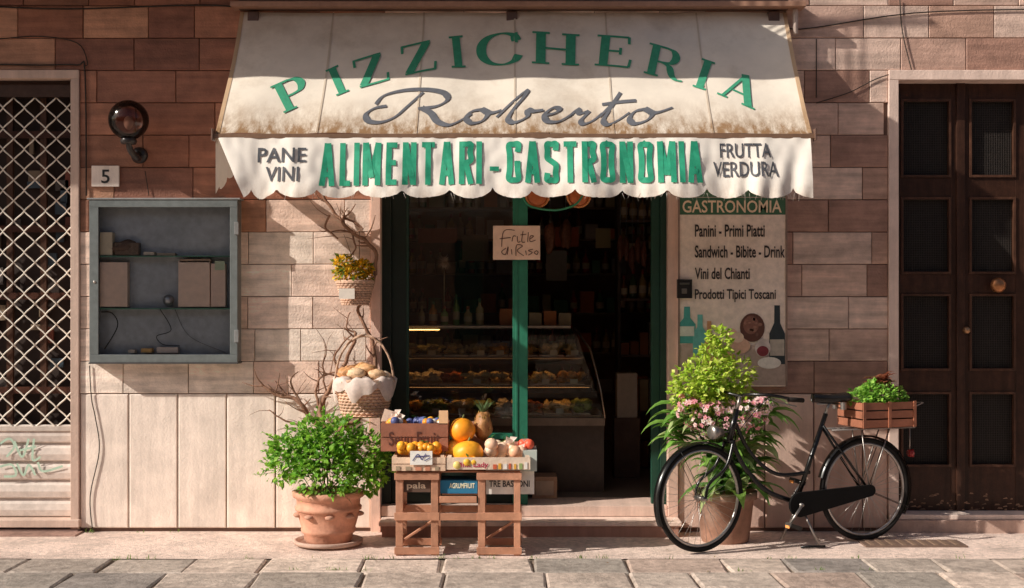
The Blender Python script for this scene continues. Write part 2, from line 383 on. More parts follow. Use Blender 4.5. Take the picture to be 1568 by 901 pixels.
bl.tube([(-8.45,-BY+.05,BZ+1.15),(BX-.03,-BY+.05,BZ+1.15)],.02,(.03,.03,.03),'black')
bl.obj('balcony',B)
fr=MB()
def frame(x0,x1,zt,w,col,m,y0=-.02,y1=.2,z0=.0):
    fr.bb(x0,x0+w,y0,y1,z0,zt-w,col,m); fr.bb(x1-w,x1,y0,y1,z0,zt-w,col,m); fr.bb(x0,x1,y0-.002,y1,zt-w,zt,col,m)
frame(XL0,XL1,ZT+.0,.062,(.62,.45,.37),'slab')
frame(XR0,XR1,ZT+.0,.072,(.82,.62,.53),'slab')
fr.bb(XS0,XS0+.072,-.022,.25,.0,ZS,(.86,.58,.47),'slab'); fr.bb(XS1-.075,XS1,-.022,.25,.0,ZS,(.74,.50,.41),'slab')
fr.bb(XL0,XL1+.01,-.05,.3,.045,.10,(.7,.52,.43),'slab')
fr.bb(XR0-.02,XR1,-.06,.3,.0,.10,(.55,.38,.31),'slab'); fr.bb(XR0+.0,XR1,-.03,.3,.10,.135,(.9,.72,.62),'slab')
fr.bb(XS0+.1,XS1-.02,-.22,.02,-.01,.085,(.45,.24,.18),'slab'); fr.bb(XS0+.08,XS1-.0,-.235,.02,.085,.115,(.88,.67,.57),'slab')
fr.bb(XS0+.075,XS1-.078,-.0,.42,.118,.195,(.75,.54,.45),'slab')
fr.bb(-9,XL1,-.035,.018,.0,.03,(.3,.2,.17),'slab')
fr.bb(-8.9,-3.12,-.2,-.0,-.0,.016,(.40,.24,.19),'stone')
fr.obj('door_surrounds',B,bevel=.004)
# ---- left grille door
gd=MB()
gx0=XL0+.062; gx1=XL1-.062
gd.bb(gx0,gx1,.28,.30,.1,ZT-.06,(.03,.016,.012),'dark')
zt=P(0,150,.1).z; zb=P(0,655,.1).z
for k in range(10):
    x=gx1-.25*k; gd.bb(x-.045,x,.2,.235,.1,ZT-.1,jit((.07,.032,.02),.3),'dkwood')
for zz in (1.0,1.7,2.2,2.9): gd.bb(gx0,gx1,.19,.22,zz,zz+.05,(.07,.025,.015),'dkwood')
for _ in range(26):
    x=U(gx1-1,gx1-.05);z=U(1,3); gd.bb(x,x+U(.03,.12),.235,.26,z,z+U(.04,.16),jit(R.choice([(.2,.06,.04),(.12,.1,.09),(.25,.18,.12),(.04,.06,.08)]),.3),'paint')
gd.bb(gx0,gx1,.06,.12,zt,zt+.09,(.10,.06,.045),'metal')
gd.bb(gx0,gx1,.10,.12,zt+.09,ZT-.064,(.08,.04,.03),'paint')
cw=.157; ch=.078
k=0; x=gx1-.02
while x>gx0:
    pts=[]; ph=k%2; nseg=int((zt-zb)/ch)+1
    for i in range(nseg*6+1):
        z=zb+(zt-zb)*i/(nseg*6); t=(i/6.0)
        tri=abs(((t+ph)%2)-1)*2-1; tri=math.copysign(abs(tri)**.85,tri)
        pts.append((x+tri*cw*.25,.085+(.006 if k%2 else -.002),z))
    gd.tube(pts,.006,(.85,.78,.68),'paint',n=5)
    x-=cw*.5; k+=1
gd.tube([(gx1-.012,.085,zb),(gx1-.012,.085,zt)],.012,(.6,.5,.42),'paint')
z=.10
while z<zb-.01:
    pr=[(0,.09),(.012,.07),(.055,.062),(.1,.07),(.122,.09),(.135,.095)]
    for (dz,yy),(dz2,yy2) in zip(pr,pr[1:]):
        gd.quad((gx0,yy,z+dz),(gx1,yy,z+dz),(gx1,yy2,z+dz2),(gx0,yy2,z+dz2),(.70,.61,.55),'paint')
    z+=.136
gd.bb(gx0,gx1,.055,.11,zb-.02,zb+.012,(.6,.52,.46),'paint')
def fg(u,v,k=0): return P(u,v,.055-k)
for pts in ([(0,680),(14,672),(22,684),(10,700)],[(22,676),(34,700),(44,672)],[(30,690),(55,684)],[(52,672),(50,704),(62,700)],[(0,715),(18,712),(24,728),(6,730)],[(26,710),(36,728),(44,712),(54,728)],[(58,708),(66,722),(96,714)],[(-30,690),(-20,672),(-10,700)]):
    stroke(gd,pts,3.4,fg,(.46,.62,.49))
gd.obj('grille_door',B)
# ---- right wooden door
wd=MB(); dk=(.048,.020,.012); yd=.16
rx0=XR0+.072; rx1=XR1-.072; zd0=.135; zd1=ZT-.072
def dv(v): return P(0,v,yd).z
def du(u): return P(u,0,yd).x
wd.bb(rx0,rx1,yd+.05,yd+.07,zd0,zd1,(.018,.014,.012),'dkwood')
mid=du(1470)
wleaf=mid-du(1376)
def leafdoor(xa,xb):
    st=.055
    wd.bb(xa,xa+st,yd,yd+.05,zd0,zd1,jit(dk),'dkwood'); wd.bb(xb-st,xb,yd,yd+.05,zd0,zd1,jit(dk),'dkwood')
    pans=[(152,272),(302,420),(450,568),(600,715)]
    edges=[dv(a) for p in pans for a in p]; zz=[zd1]+edges+[zd0]
    for i in range(0,len(zz),2): wd.bb(xa+st,xb-st,yd+.002,yd+.05,zz[i+1],zz[i],jit(dk,.15),'dkwood')
    w2=.018
    for a,b in pans:
        z1,z0=dv(a),dv(b); mc=(.08,.036,.022)
        wd.bb(xa+st,xa+st+w2,yd-.012,yd+.03,z0,z1,jit(mc),'dkwood'); wd.bb(xb-st-w2,xb-st,yd-.012,yd+.03,z0,z1,jit(mc),'dkwood')
        wd.bb(xa+st+w2,xb-st-w2,yd-.012,yd+.03,z0,z0+w2,jit(mc),'dkwood'); wd.bb(xa+st+w2,xb-st-w2,yd-.012,yd+.03,z1-w2,z1,jit(mc),'dkwood')
        x=xa+st+w2
        while x<xb-st-w2: wd.bb(x,x+.0035,yd+.03,yd+.034,z0,z1,(.05,.04,.035),'paint'); x+=.013
        z=z0
        while z<z1: wd.bb(xa+st,xb-st,yd+.035,yd+.038,z,z+.0035,(.05,.04,.035),'paint'); z+=.013
leafdoor(rx0+.01,mid-.012); leafdoor(mid+.012,mid+.012+wleaf+.0)
wd.bb(mid-.03,mid+.03,yd-.022,yd,zd0,zd1,(.055,.024,.015),'dkwood')
x=mid+.012+wleaf; wd.bb(x,rx1,yd,yd+.05,zd0,zd1,dk,'dkwood')
for _ in range(60):
    x=U(rx0+.02,mid+.5); z=zd0+abs(R.gauss(0,.06)); s_=U(.01,.05); yo=yd-.0015 if abs(x-mid)>.04 else yd-.024
    wd.add([(x,yo,z),(x+s_,yo,z+U(-.004,.004)),(x+s_*.8,yo,z+U(.006,.016)),(x+s_*.2,yo,z+U(.004,.014))],[(0,1,2,3)],jit((.32,.18,.11),.3),'wood')
kc=P(1527,437,yd-.05); wd.lathe([(.0,-.055),(.035,-.05),(.056,-.03),(.056,-.012),(.03,0),(.02,.05)],kc,(.45,.2,.09),'metal',axis=(0,1,0))
kc=P(1480,506,yd-.03); wd.lathe([(0,-.025),(.02,-.02),(.027,-.005),(.027,.01)],kc,(.5,.28,.15),'metal',axis=(0,1,0))
wd.obj('wooden_door',B,bevel=.0015)
# ---- shop front joinery
sf=MB(); gn=(.008,.018,.013); gl=(.03,.20,.12); ys=.12
sx=lambda u:P(u,0,ys).x
zs0=.195
sf.bb(XS0+.072,sx(600),ys-.03,ys+.06,zs0,ZS,gn,'paint'); sf.bb(sx(600),sx(622),ys,ys+.05,zs0,ZS,gn,'paint')
sf.bb(sx(785),sx(808),ys-.06,ys+.05,zs0+.0,ZS,gl,'paint'); sf.bb(sx(789),sx(793),ys-.066,ys-.06,zs0,ZS,gl,'paint')
sf.bb(sx(997),sx(1010),ys-.02,ys+.05,zs0,ZS,(.012,.055,.035),'paint'); sf.bb(sx(1010),XS1-.075,ys-.05,ys+.05,zs0,ZS,(.012,.045,.03),'paint')
zw=P(0,668,ys).z
sf.bb(sx(622),sx(785),ys+.002,ys+.05,zs0,zw-.02,gn,'paint'); sf.bb(sx(622),sx(785),ys-.01,ys+.045,zw-.02,zw+.02,gl,'paint')
sf.bb(sx(622),sx(785),ys,ys+.05,ZS-.12,ZS,gn,'paint'); sf.bb(sx(808),sx(997),ys,ys+.05,ZS-.12,ZS,gn,'paint')
sf.bb(sx(622),sx(626),ys+.0,ys+.04,zw+.02,ZS-.12,(.015,.05,.035),'paint')
sf.quad((sx(622),ys+.03,zw),(sx(785),ys+.03,zw),(sx(785),ys+.03,ZS-.1),(sx(622),ys+.03,ZS-.1),(1,1,1),'glass')
sf.obj('shop_front',B,bevel=.003)
# ---- interior
it=MB(); rx=(-1.9,2.6); ry=(.40,4.6); zf=.19
it.bb(rx[0],rx[1],ry[0],ry[1],.1,zf,(.26,.19,.14),'floor')
it.bb(rx[0],rx[1],ry[1],ry[1]+.1,0,3.2,(.28,.14,.08),'dark'); it.bb(rx[0]-.1,rx[0],ry[0],ry[1],0,3.2,(.34,.2,.13),'dark'); it.bb(rx[1],rx[1]+.1,ry[0],ry[1],0,3.2,(.16,.1,.07),'dark')
it.bb(rx[0]-.1,rx[1]+.1,.4,ry[1],3.0,3.1,(.4,.28,.2),'dark')
it.obj('interior_room',B)
sh=MB()
def bottle(mb,c,h,r,col,m='black',cap=(.35,.05,.03)):
    mb.lathe([(r*.9,0),(r,.02*h),(r,.6*h),(r*.35,.74*h),(r*.3,.97*h),(r*.1,h)],c,col,m,n=10); mb.lathe([(r*1.02,.18*h),(r*1.02,.45*h)],c,jit((.55,.42,.28),.3),'paper',n=10)
    mb.lathe([(r*.38,.85*h),(r*.38,h),(0,h*1.01)],c,cap,'paint',n=8)
for zz in (.75,1.15,1.55,1.95,2.3,2.62):
    sh.bb(-1.8,2.5,3.9,4.3,zz-.02,zz,(.28,.16,.09),'wood'); x=-1.75
    while x<2.4:
        c=R.choice([(.08,.14,.05),(.25,.08,.03),(.4,.25,.06),(.45,.05,.03),(.45,.33,.22),(.12,.06,.04)])
        if U(0,1)<.6: bottle(sh,(x,3.98,zz),U(.22,.3),U(.032,.042),c); x+=.095
        else:
            w=U(.08,.2); sh.bb(x-.03,x+w-.04,3.92,4.1,zz,zz+U(.1,.24),jit(R.choice([(.55,.16,.06),(.5,.4,.22),(.42,.34,.28),(.12,.25,.14)]),.3),'paper'); x+=w+.02
for zz in (.2,.7,1.2,1.7,2.1,2.4):
    sh.bb(.95,1.7,2.2,2.55,zz-.02,zz,(.16,.09,.06),'wood'); x=1.0
    while x<1.66:
        if zz>1.5: bottle(sh,(x,2.28,zz),U(.2,.27),.035,R.choice([(.07,.1,.04),(.2,.08,.03),(.35,.22,.08)]))
        elif U(0,1)<.7: sh.bb(x-.03,x+.045,2.22,2.4,zz,zz+U(.1,.3),jit(R.choice([(.35,.12,.05),(.36,.27,.15),(.24,.2,.17),(.08,.16,.1)]),.3),'paper')
        x+=.085
for x in(.94,1.7): sh.bb(x,x+.03,2.2,2.55,.2,2.8,(.08,.045,.03),'wood')
for u,v,u2,v2,c in ((838,348,886,378,(.4,.09,.04)),(836,384,868,430,(.34,.3,.26)),(960,372,990,430,(.25,.16,.11)),(912,350,935,380,(.4,.3,.14)),(640,350,700,372,(.35,.1,.06)),(708,360,748,400,(.34,.24,.16))):
    a=P(u,v,3.0); b=P(u2,v2,3.0); sh.bb(a.x,b.x,3.0,3.02,b.z,a.z,c,'paper')
for k in range(5):
    c=P(950+k*9,388+U(-10,10),2.0); sh.ball(c,(.028,.028,.11),jit((.26,.09,.05),.2),'food',nz=.3); sh.tube([c+Vector((0,0,.1)),c+Vector((0,0,.7))],.003,(.3,.3,.3),'metal',n=4)
for k in range(2):
    c=P(842+k*24,362+U(-6,6),1.9); sh.ball(c,(.05,.05,.12),jit((.28,.11,.06),.2),'food',nz=.4); sh.tube([c+Vector((0,0,.1)),c+Vector((0,0,.7))],.003,(.3,.3,.3),'metal',n=4)
sh.obj('shop_shelving')
dc=MB()
dx0=-1.0; dx1=.72; dy0=.62
dc.bb(dx0,dx1,dy0+.12,1.5,zf,.72,(.09,.055,.04),'paint'); dc.bb(dx0,dx1,dy0,1.5,.72,.78,(.25,.17,.12),'paint')
FC=[(.80,.36,.07),(.88,.5,.14),(.7,.2,.07),(.75,.55,.25),(.5,.18,.06),(.85,.62,.26),(.9,.75,.5),(.35,.4,.1)]
for i,(zz,yy) in enumerate(((.80,.66),(1.02,.80),(1.24,.95))):
    xe=dx1-.05-.06*i
    dc.bb(dx0,xe+.02,yy,1.45,zz-.015,zz,(.3,.22,.16),'metal')
    if i<2: dc.bb(dx0,xe-.05,yy+.135,yy+.145,zz+.16,zz+.204,(.12,.08,.06),'paint'); dc.bb(dx0+.02,xe-.06,yy+.15,yy+.17,zz+.19,zz+.203,(1,.5,.16),'fillglow')  # glow strips added under the shelves, hidden by the lip, to brighten food
    x=dx0+.06
    while x<xe-.1:
        w=U(.14,.24); w=min(w,xe-.02-x); c=R.choice(FC)
        dc.bb(x,x+w-.015,yy+.03,yy+.38,zz+.001,zz+.012,(.6,.52,.42),'metal')
        for _ in range(22):
            dc.ball((U(x+.02,x+w-.03),U(yy+.05,yy+.34),zz+.03+U(0,.05)),(U(.02,.05),U(.02,.05),U(.012,.034)),jit(c,.25),'food',nu=8,nv=6,nz=.7)
        if U(0,1)<.5: dc.bb(x+w*.4,x+w*.4+.06,yy+.005,yy+.009,zz+.012,zz+.05,(.85,.78,.55),'paper')
        x+=w
dc.bb(dx0,dx1-.25,.98,1.5,1.46,1.485,(.4,.32,.26),'metal')
dc.bb(dx0+.05,dx0+.42,.962,.970,1.452,1.458,(1,.58,.16),'lampglow')
dc.quad((dx0,dy0,.78),(dx1,dy0,.78),(dx1-.22,.98,1.47),(dx0,.98,1.47),(1,1,1),'glass')
dc.tube([(dx1,dy0,.78),(dx1-.03,dy0+.05,1.0),(dx1-.1,.8,1.3),(dx1-.22,.98,1.47)],.009,(.4,.3,.22),'metal')
for k in range(6): bottle(dc,(-.74+.095*k,1.2+U(-.04,.04),1.487),U(.15,.26),U(.026,.036),R.choice([(.5,.22,.06),(.2,.3,.1),(.5,.12,.06),(.45,.35,.2)]),cap=R.choice([(.3,.1,.05),(.1,.2,.1),(.5,.4,.2)]))
for k in range(5): dc.bb(-.1+k*.12,-.1+k*.12+.1,1.15,1.3,1.487,1.487+U(.06,.16),jit(R.choice([(.45,.16,.06),(.3,.2,.12),(.42,.32,.2)]),.2),'paper')
c=P(680,402,1.2)
for _ in range(160):
    d=Vector((R.gauss(0,1),R.gauss(0,1),R.gauss(0,1))).normalized(); dc.leaf(c,d,Vector((0,0,1)),U(.05,.085),.012,(.9,.75,.65),'petal')
dc.tube([c,c-Vector((0,0,.4))],.004,(.4,.3,.2),'bark',n=5)
dc.obj('deli_display_case')
bx=MB()
bx.bb(P(815,0,.35).x,P(853,0,.35).x,.35,.6,.196,.36,(.55,.30,.18),'wood'); bx.bb(P(820,0,.35).x,P(848,0,.35).x,.344,.349,.22,.33,(.6,.4,.28),'paper'); bx.obj('cardboard_box',bevel=.004)
bx=MB(); bx.pbox(945,572,976,640,1.6,1.8,(.6,.5,.4),'paper'); bx.bb(P(940,0,1.6).x,P(980,0,1.6).x,1.58,1.85,.19,P(0,640,1.6).z,(.16,.09,.06),'wood'); bx.obj('shop_cupboard',bevel=.004)
ob=empty('plaster_building'); o=MB()
o.bb(-24,24,-17,-14.5,0,6.2,(.70,.45,.28),'plaster'); o.bb(-24,24,-14.5,-14.2,6.0,6.3,(.4,.3,.22),'plaster'); o.obj('walls',ob)
o=MB()
for i in range(15):
    x=-21+i*3
    for z in (.9,3.8):
        o.bb(x-.5,x+.5,-14.5,-14.46,z,z+1.8,(.03,.03,.035),'black'); o.bb(x-.62,x+.62,-14.5,-14.36,z-.1,z,(.6,.55,.5),'slab')
        for sg in(-1,1): o.bb(x+sg*.78-.25,x+sg*.78+.25,-14.5,-14.42,z,z+1.8,(.05,.14,.09),'paint')
o.obj('windows',ob)
# ================================================================ AWNING
Zt,Zb,AY=3.79,2.81,-.85; AX0,AX1=-1.978,2.0
nA=Vector((0,-.98,.85)).normalized()
def AW(x,t,off=0):
    s=.018*noise.noise(Vector((x*2.1,t*2,3)))-.035*math.sin(math.pi*t)+.004*math.sin(x*9.6)
    return Vector((x,AY*t-.01,Zt-(Zt-Zb)*t))+nA*(s+off)
def A(u,v,k=0):
    kk=(450.5-v)/FP; t=(Zt-CH-10*kk)/((Zt-Zb)+AY*kk); d=10+AY*t
    return AW((u-784)*d/FP,t,.005+k)
E=empty('shop_awning'); aw=MB()
nx,nt=90,26
vs=[AW(AX0+(AX1-AX0)*i/nx,j/nt) for j in range(nt+1) for i in range(nx+1)]
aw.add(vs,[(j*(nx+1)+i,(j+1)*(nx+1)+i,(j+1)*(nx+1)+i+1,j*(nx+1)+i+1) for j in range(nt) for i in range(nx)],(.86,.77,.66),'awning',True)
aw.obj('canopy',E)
sm=MB()
for x in (-1.30,-.64,.02,.68,1.34):
    pts=[AW(x,j/30,.0045) for j in range(31)]
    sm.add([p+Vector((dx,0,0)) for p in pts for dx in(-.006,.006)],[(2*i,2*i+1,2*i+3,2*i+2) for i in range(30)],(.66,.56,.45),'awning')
for x in(AX0+.015,AX1-.015):
    pts=[AW(x,j/30,.0045) for j in range(31)]
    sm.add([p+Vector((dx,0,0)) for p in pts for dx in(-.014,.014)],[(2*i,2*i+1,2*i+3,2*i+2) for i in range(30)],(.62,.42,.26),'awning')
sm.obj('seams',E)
hw=MB(); br=(.17,.10,.075)
zz=P(0,12,-.1).z
hw.bb(P(355,0,-.1).x,P(1232,0,-.1).x,-.16,-.0,zz-.002,zz+.035,(.40,.22,.15),'paint')
hw.bb(AX0,AX1,-.07,-.0,3.80,3.87,br,'metal')
hw.bb(AX0-.02,AX1+.02,AY-.03,AY+.015,Zb-.035,Zb-.003,(.24,.14,.09),'paint')
for x in (AX0-.02,AX1+.012): hw.bb(x,x+.012,AY-.045,AY+.03,Zb-.05,Zb+.03,br,'paint')
hw.tube([(AX1+.05,-.08,3.80),(AX1+.05,-.08,3.62)],.02,(.5,.4,.35),'paint')
for x,sg in ((AX0+.15,1),(AX1-.15,-1)):
    hw.tube([(x,-.02,Zb+.3),(x+sg*.5,-.42,Zb+.12),(x+sg*.1,AY+.02,Zb-.02)],.018,(.3,.26,.24),'metal')
for x in (AX0+.1,0,AX1-.1): hw.bb(x-.04,x+.04,-.06,0,3.68,3.79,br,'metal')
hw.obj('frame',E,bevel=.003)
VZ=Zb-.03
def vwave(x,q):
    return .017*math.sin(x*13+1.2*math.sin(x*3.1))*(.15+q)+.026*noise.noise(Vector((x*3.3,q*1.2,9)))*(.2+q)+.010*noise.noise(Vector((x*14,q*5,2)))+(.014*math.sin(x*42+q*3)*q if x>1.45 else 0)
def VA(x,z,off=0):
    q=(VZ-z)/.42
    edge=max(0,(-1.70-x)/.25)
    return Vector((x,AY-.03-.11*q-vwave(x,q)+edge*edge*.07*q-off,z))
def VV(u,v,k=0):
    p=P(u,v,-.92); return VA(p.x,p.z,.006+k)
va=MB(); nx,nz=276,12; VX0,VX1=-1.955,1.985; lob=.2857
vs=[]
for j in range(nz+1):
    for i in range(nx+1):
        x=VX0+(VX1-VX0)*i/nx
        ph=((x-VX0-.10+.02*math.sin(x*5))/lob)%1.0; k=min(1,(4*ph*(1-ph)))**.5
        dep=.338+.070*k+.016*noise.noise(Vector((x*5,0,0)))+.005*noise.noise(Vector((x*60,0,0)))
        q=j/nz; xx=x
        e=max(0,(-1.62-x)/.335); xx=x+e*.19*q
        p=VA(xx,VZ-dep*q); vs.append(p)
va.add(vs,[(j*(nx+1)+i,(j+1)*(nx+1)+i,(j+1)*(nx+1)+i+1,j*(nx+1)+i+1) for j in range(nz) for i in range(nx)],(.93,.86,.78),'valance',True)
for sgx in (AX0+.005,AX1-.005):
    vs=[]
    for j in range(6):
        for i in range(21):
            yy=AY*(i/20)-.02; vs.append((sgx+.01*math.sin(i*1.1)*j/5,yy,VZ-(.37+.03*math.sin(i*.95))*(j/5)*(.25+.75*(i/20))))
    va.add(vs,[(j*21+i,j*21+i+1,(j+1)*21+i+1,(j+1)*21+i) for j in range(5) for i in range(20)],(.8,.74,.68),'valance',True)
for _ in range(80):
    x=U(.9,1.98) if U(0,1)<.7 else U(-1.6,1); p=VA(x,VZ-.375); va.tube([p,p+Vector((U(-.02,.02),0,-U(.02,.055)))],.0013,(.8,.75,.7),'valance',n=3)
va.obj('valance',E)
tx=MB(); G=(.02,.32,.18); K=(.08,.082,.095)
sans(tx,'ALIMENTARI',(491,219,735,286),VV,G,8.6,slope=-3)
stroke(tx,[(750,259),(764,259)],7,VV,G)
sans(tx,'GASTRONOMIA',(776,216,1074,281),VV,G,8.8)
put_text(tx,'PANE',(394,226,469,249),VV,K,bold=.012,nx=16,nz=2)
put_text(tx,'VINI',(407,256,459,279),VV,K,bold=.012,nx=12,nz=2)
put_text(tx,'FRUTTA',(1103,219,1181,242),VV,K,bold=.010,nx=16,nz=2)
put_text(tx,'VERDURA',(1092,248,1191,272),VV,K,bold=.010,nx=20,nz=2)
TH=.19; TN=.06
def glyph(ch):
    S=[]; ser=lambda x,y,w=.17:S.append(([(x-w,y),(x+w,y)],TN,False))
    if ch=='I': S.append(([(.2,0),(.2,1)],TH,False)); ser(.2,.025); ser(.2,.975); w=.4
    elif ch in 'PR':
        S.append(([(.2,0),(.2,1)],TH,False)); ser(.2,.025); S.append(([(.02,.975),(.45,.975)],TN,False)); S.append(([(.2,.49),(.45,.49)],TN,False))
        S.append(([(.42,.975),(.60,.93),(.69,.80),(.69,.66),(.60,.53),(.42,.49)],('nib',.055,.19,0),True)); w=.78
        if ch=='R': S.append(([(.40,.49),(.58,.40),(.68,.15),(.80,.03),(.95,.03)],('nib',.05,.18,0),True)); w=.92
    elif ch=='Z': S.append(([(.05,.97),(.72,.97)],TN,False)); S.append(([(.03,.03),(.74,.03)],TN,False)); S.append(([(.64,.96),(.12,.04)],TH,False)); S.append(([(.07,.97),(.05,.74)],TN,False)); S.append(([(.72,.03),(.76,.27)],TN,False)); w=.8
    elif ch=='C': S.append(([(.80,.72),(.74,.90),(.52,.99),(.26,.90),(.11,.66),(.11,.34),(.26,.10),(.52,.01),(.74,.09),(.84,.27)],('nib',.05,.20,0),True)); S.append(([(.80,.66),(.80,.98)],TN,False)); w=.92
    elif ch=='H':
        for x in(.2,.78): S.append(([(x,0),(x,1)],TH,False)); ser(x,.025); ser(x,.975)
        S.append(([(.2,.5),(.78,.5)],TN,False)); w=.98
    elif ch=='E': S.append(([(.2,0),(.2,1)],TH,False)); S.append(([(.02,.975),(.70,.975)],TN,False)); S.append(([(.02,.025),(.74,.025)],TN,False)); S.append(([(.2,.51),(.54,.51)],TN,False)); S.append(([(.70,.98),(.71,.76)],TN,False)); S.append(([(.74,.02),(.77,.27)],TN,False)); S.append(([(.54,.62),(.54,.40)],TN,False)); w=.8
    elif ch=='A': S.append(([(.14,.02),(.46,.98)],TN*1.2,False)); S.append(([(.44,1.0),(.80,.02)],TH,False)); S.append(([(.24,.35),(.66,.35)],TN,False)); ser(.13,.025,.13); ser(.8,.025,.17); w=.95
    return S,w
for ch_,cx,cy,hh,ws,rt in (('P',446,140,45,1.5,27),('I',516,119,44,1.4,23),('Z',568,103,44,1.5,17),('Z',641,85,45,1.5,11),('I',700,76,45,1.4,6),('C',765,72,45,1.7,2),('H',851,72,45,1.75,-1),('E',940,76,45,1.6,-6),('R',1018,92,45,1.45,-13),('I',1078,110,45,1.4,-19),('A',1135,131,46,1.4,-23)):
    S,w=glyph(ch_); a=math.radians(rt)
    def fn(x,y,k=0,w=w,cx=cx,cy=cy,hh=hh,ws=ws,a=a):
        X=(x-w/2)*hh*ws; Y=(y-.5)*hh
        return A(cx+X*math.cos(a)-Y*math.sin(a)*1.0,cy-(X*math.sin(a)+Y*math.cos(a)),k)
    for pts,wd_,smo in S: stroke(tx,pts,wd_,fn,(.05,.33,.19),sm=smo)
nib=('nib',2.6,11.0,.55); SC=(.12,.125,.145)
def fR(x,y,k=0): return A(x,y,k)
for pts in (
 [(592,160),(574,164),(561,174),(564,185),(582,187),(604,178),(626,158),(648,138)],
 [(575,158),(588,143),(618,135),(655,134),(680,139),(684,150),(668,160),(640,164)],
 [(646,163),(660,172),(670,186),(688,192),(708,182),(722,172)],
 [(738,164),(722,168),(714,180),(722,188),(738,184),(746,172),(738,164),(752,170),(768,166)],
 [(760,178),(782,156),(800,140),(806,137),(802,146),(786,166),(778,182),(788,188),(806,180),(808,168),(818,170),(832,168)],
 [(832,178),(850,172),(856,165),(846,164),(834,176),(838,187),(856,186),(876,172)],
 [(872,176),(884,164),(888,170),(900,168),(890,182),(894,188),(908,182),(922,170)],
 [(918,176),(938,154),(950,138),(934,164),(924,182),(932,189),(950,180),(964,170)],
 [(922,156),(946,153),(974,151)],
 [(988,165),(972,169),(964,181),(972,189),(990,184),(998,173),(988,165),(1004,171),(1030,162)]):
    stroke(tx,pts,nib,fR,SC)
tx.obj('lettering',E)
# ================================================================ SIGN BOARD
sb=MB(); ysn=-.045
a=P(1038,290,ysn); b=P(1206,592,ysn)
sb.bb(a.x,b.x,ysn,-.004,b.z,a.z,(.93,.75,.64),'paint')
for (u0,v0,u1,v1) in ((1038,290,1041,592),(1203,290,1206,592),):
    sb.pbox(u0,v0,u1,v1,ysn-.008,ysn-.001,(.3,.2,.16),'paint')
def flat(mb,pts,col,y,m='ink'):
    mb.add([P(u,v,y) for u,v in pts],[tuple(range(len(pts)))],col,m)
flat(sb,[(1041,329),(1203,329),(1203,303),(1041,303)],(.06,.15,.085),ysn-.003)
flat(sb,[(1041,302),(1203,302),(1203,291),(1041,291)],(.10,.2,.12),ysn-.003)
put_text(sb,'GASTRONOMIA',(1045,307,1197,326),lambda u,v:P(u,v,ysn-.005),(.9,.68,.48),bold=.016)
for t,r in (('Panini - Primi Piatti',(1064,344,1171,363)),('Sandwich - Bibite - Drink',(1064,376,1202,395)),('Vini del Chianti',(1064,410,1148,428)),('Prodotti Tipici Toscani',(1064,443,1188,463))):
    put_text(sb,t,r,lambda u,v:P(u,v,ysn-.005),(.04,.03,.03),bold=.018)
def pbottle(u,v0,v1,w,col,k):
    h=v1-v0; pts=[(u-w,v1),(u+w,v1),(u+w,v0+h*.48),(u+w*.38,v0+h*.3),(u+w*.35,v0),(u-w*.35,v0),(u-w*.38,v0+h*.3),(u-w,v0+h*.48)]; flat(sb,pts,col,ysn-.003-k*.0012)
def disc(mb,u,v,ru,rv,col,k,y=ysn):
    flat(mb,[(u+ru*math.cos(a),v+rv*math.sin(a)) for a in [-2*math.pi*i/22 for i in range(22)]],col,y-.003-k*.0012)
flat(sb,[(1041,590),(1203,590),(1203,545),(1120,520),(1041,528)],(.50,.36,.30),ysn-.003)
pbottle(1052,470,526,13,(.08,.36,.32),1); flat(sb,[(1041,515),(1063,515),(1063,500),(1041,500)],(.7,.7,.6),ysn-.0055)
pbottle(1072,482,545,11,(.16,.48,.44),2); pbottle(1190,468,558,12,(.035,.045,.05),1); flat(sb,[(1179,545),(1201,545),(1201,520),(1179,520)],(.5,.42,.35),ysn-.0055)
disc(sb,1152,502,19,22,(.13,.05,.035),2); disc(sb,1150,498,12,14,(.26,.11,.08),3)
for k in range(12): disc(sb,1152+U(-12,12),502+U(-15,15),U(2,4),U(1.5,3),jit((.3,.14,.1),.4),4)
disc(sb,1133,530,16,12,(.72,.42,.3),5); disc(sb,1120,512,9,9,(.8,.5,.36),3); disc(sb,1130,517,9,8,(.85,.6,.45),6)
disc(sb,1178,556,18,9,(.85,.76,.68),4); disc(sb,1168,533,12,14,(.62,.5,.46),7); disc(sb,1168,538,9,8,(.25,.04,.05),8)
pbottle(1086,492,570,9,(.6,.3,.15),5); disc(sb,1105,548,20,10,(.65,.35,.18),6)
sb.obj('gastronomy_sign')
mbx=MB(); mbx.pbox(1037,428,1060,457,-.09,-.05,(.02,.018,.018),'black'); mbx.pbox(1041,433,1056,436,-.094,-.09,(.15,.14,.13),'metal'); mbx.pbox(1044,442,1052,450,-.096,-.09,(.2,.18,.16),'metal'); mbx.obj('door_intercom',bevel=.004)
pn=MB(); yp=ys-.08
a=P(755,346,yp); b=P(827,398,yp); pn.bb(a.x,b.x,yp,yp+.003,b.z,a.z,(.94,.66,.52),'paper')
fp=lambda u,v,k=0:P(u,v,yp-.002-k)
for pts in ([(768,378),(770,358),(776,352),(788,353)],[(765,366),(782,364)],[(784,370),(786,362),(790,362)],[(792,362),(793,371),(797,370)],[(801,354),(799,370),(804,371)],[(797,360),(806,359)],[(809,356),(808,371)],[(812,366),(817,362),(812,362),(812,370),(820,368)],
            [(775,380),(768,386),(774,390),(778,378),(777,390)],[(783,382),(784,390)],[(790,392),(791,376),(800,377),(792,384),(802,392)],[(805,384),(806,391)],[(816,382),(809,384),(815,387),(809,391)],[(822,384),(818,387),(822,390),(824,386),(821,384)]):
    stroke(pn,pts,1.2,fp,(.12,.05,.04))
pn.obj('paper_notice')
hd=MB()
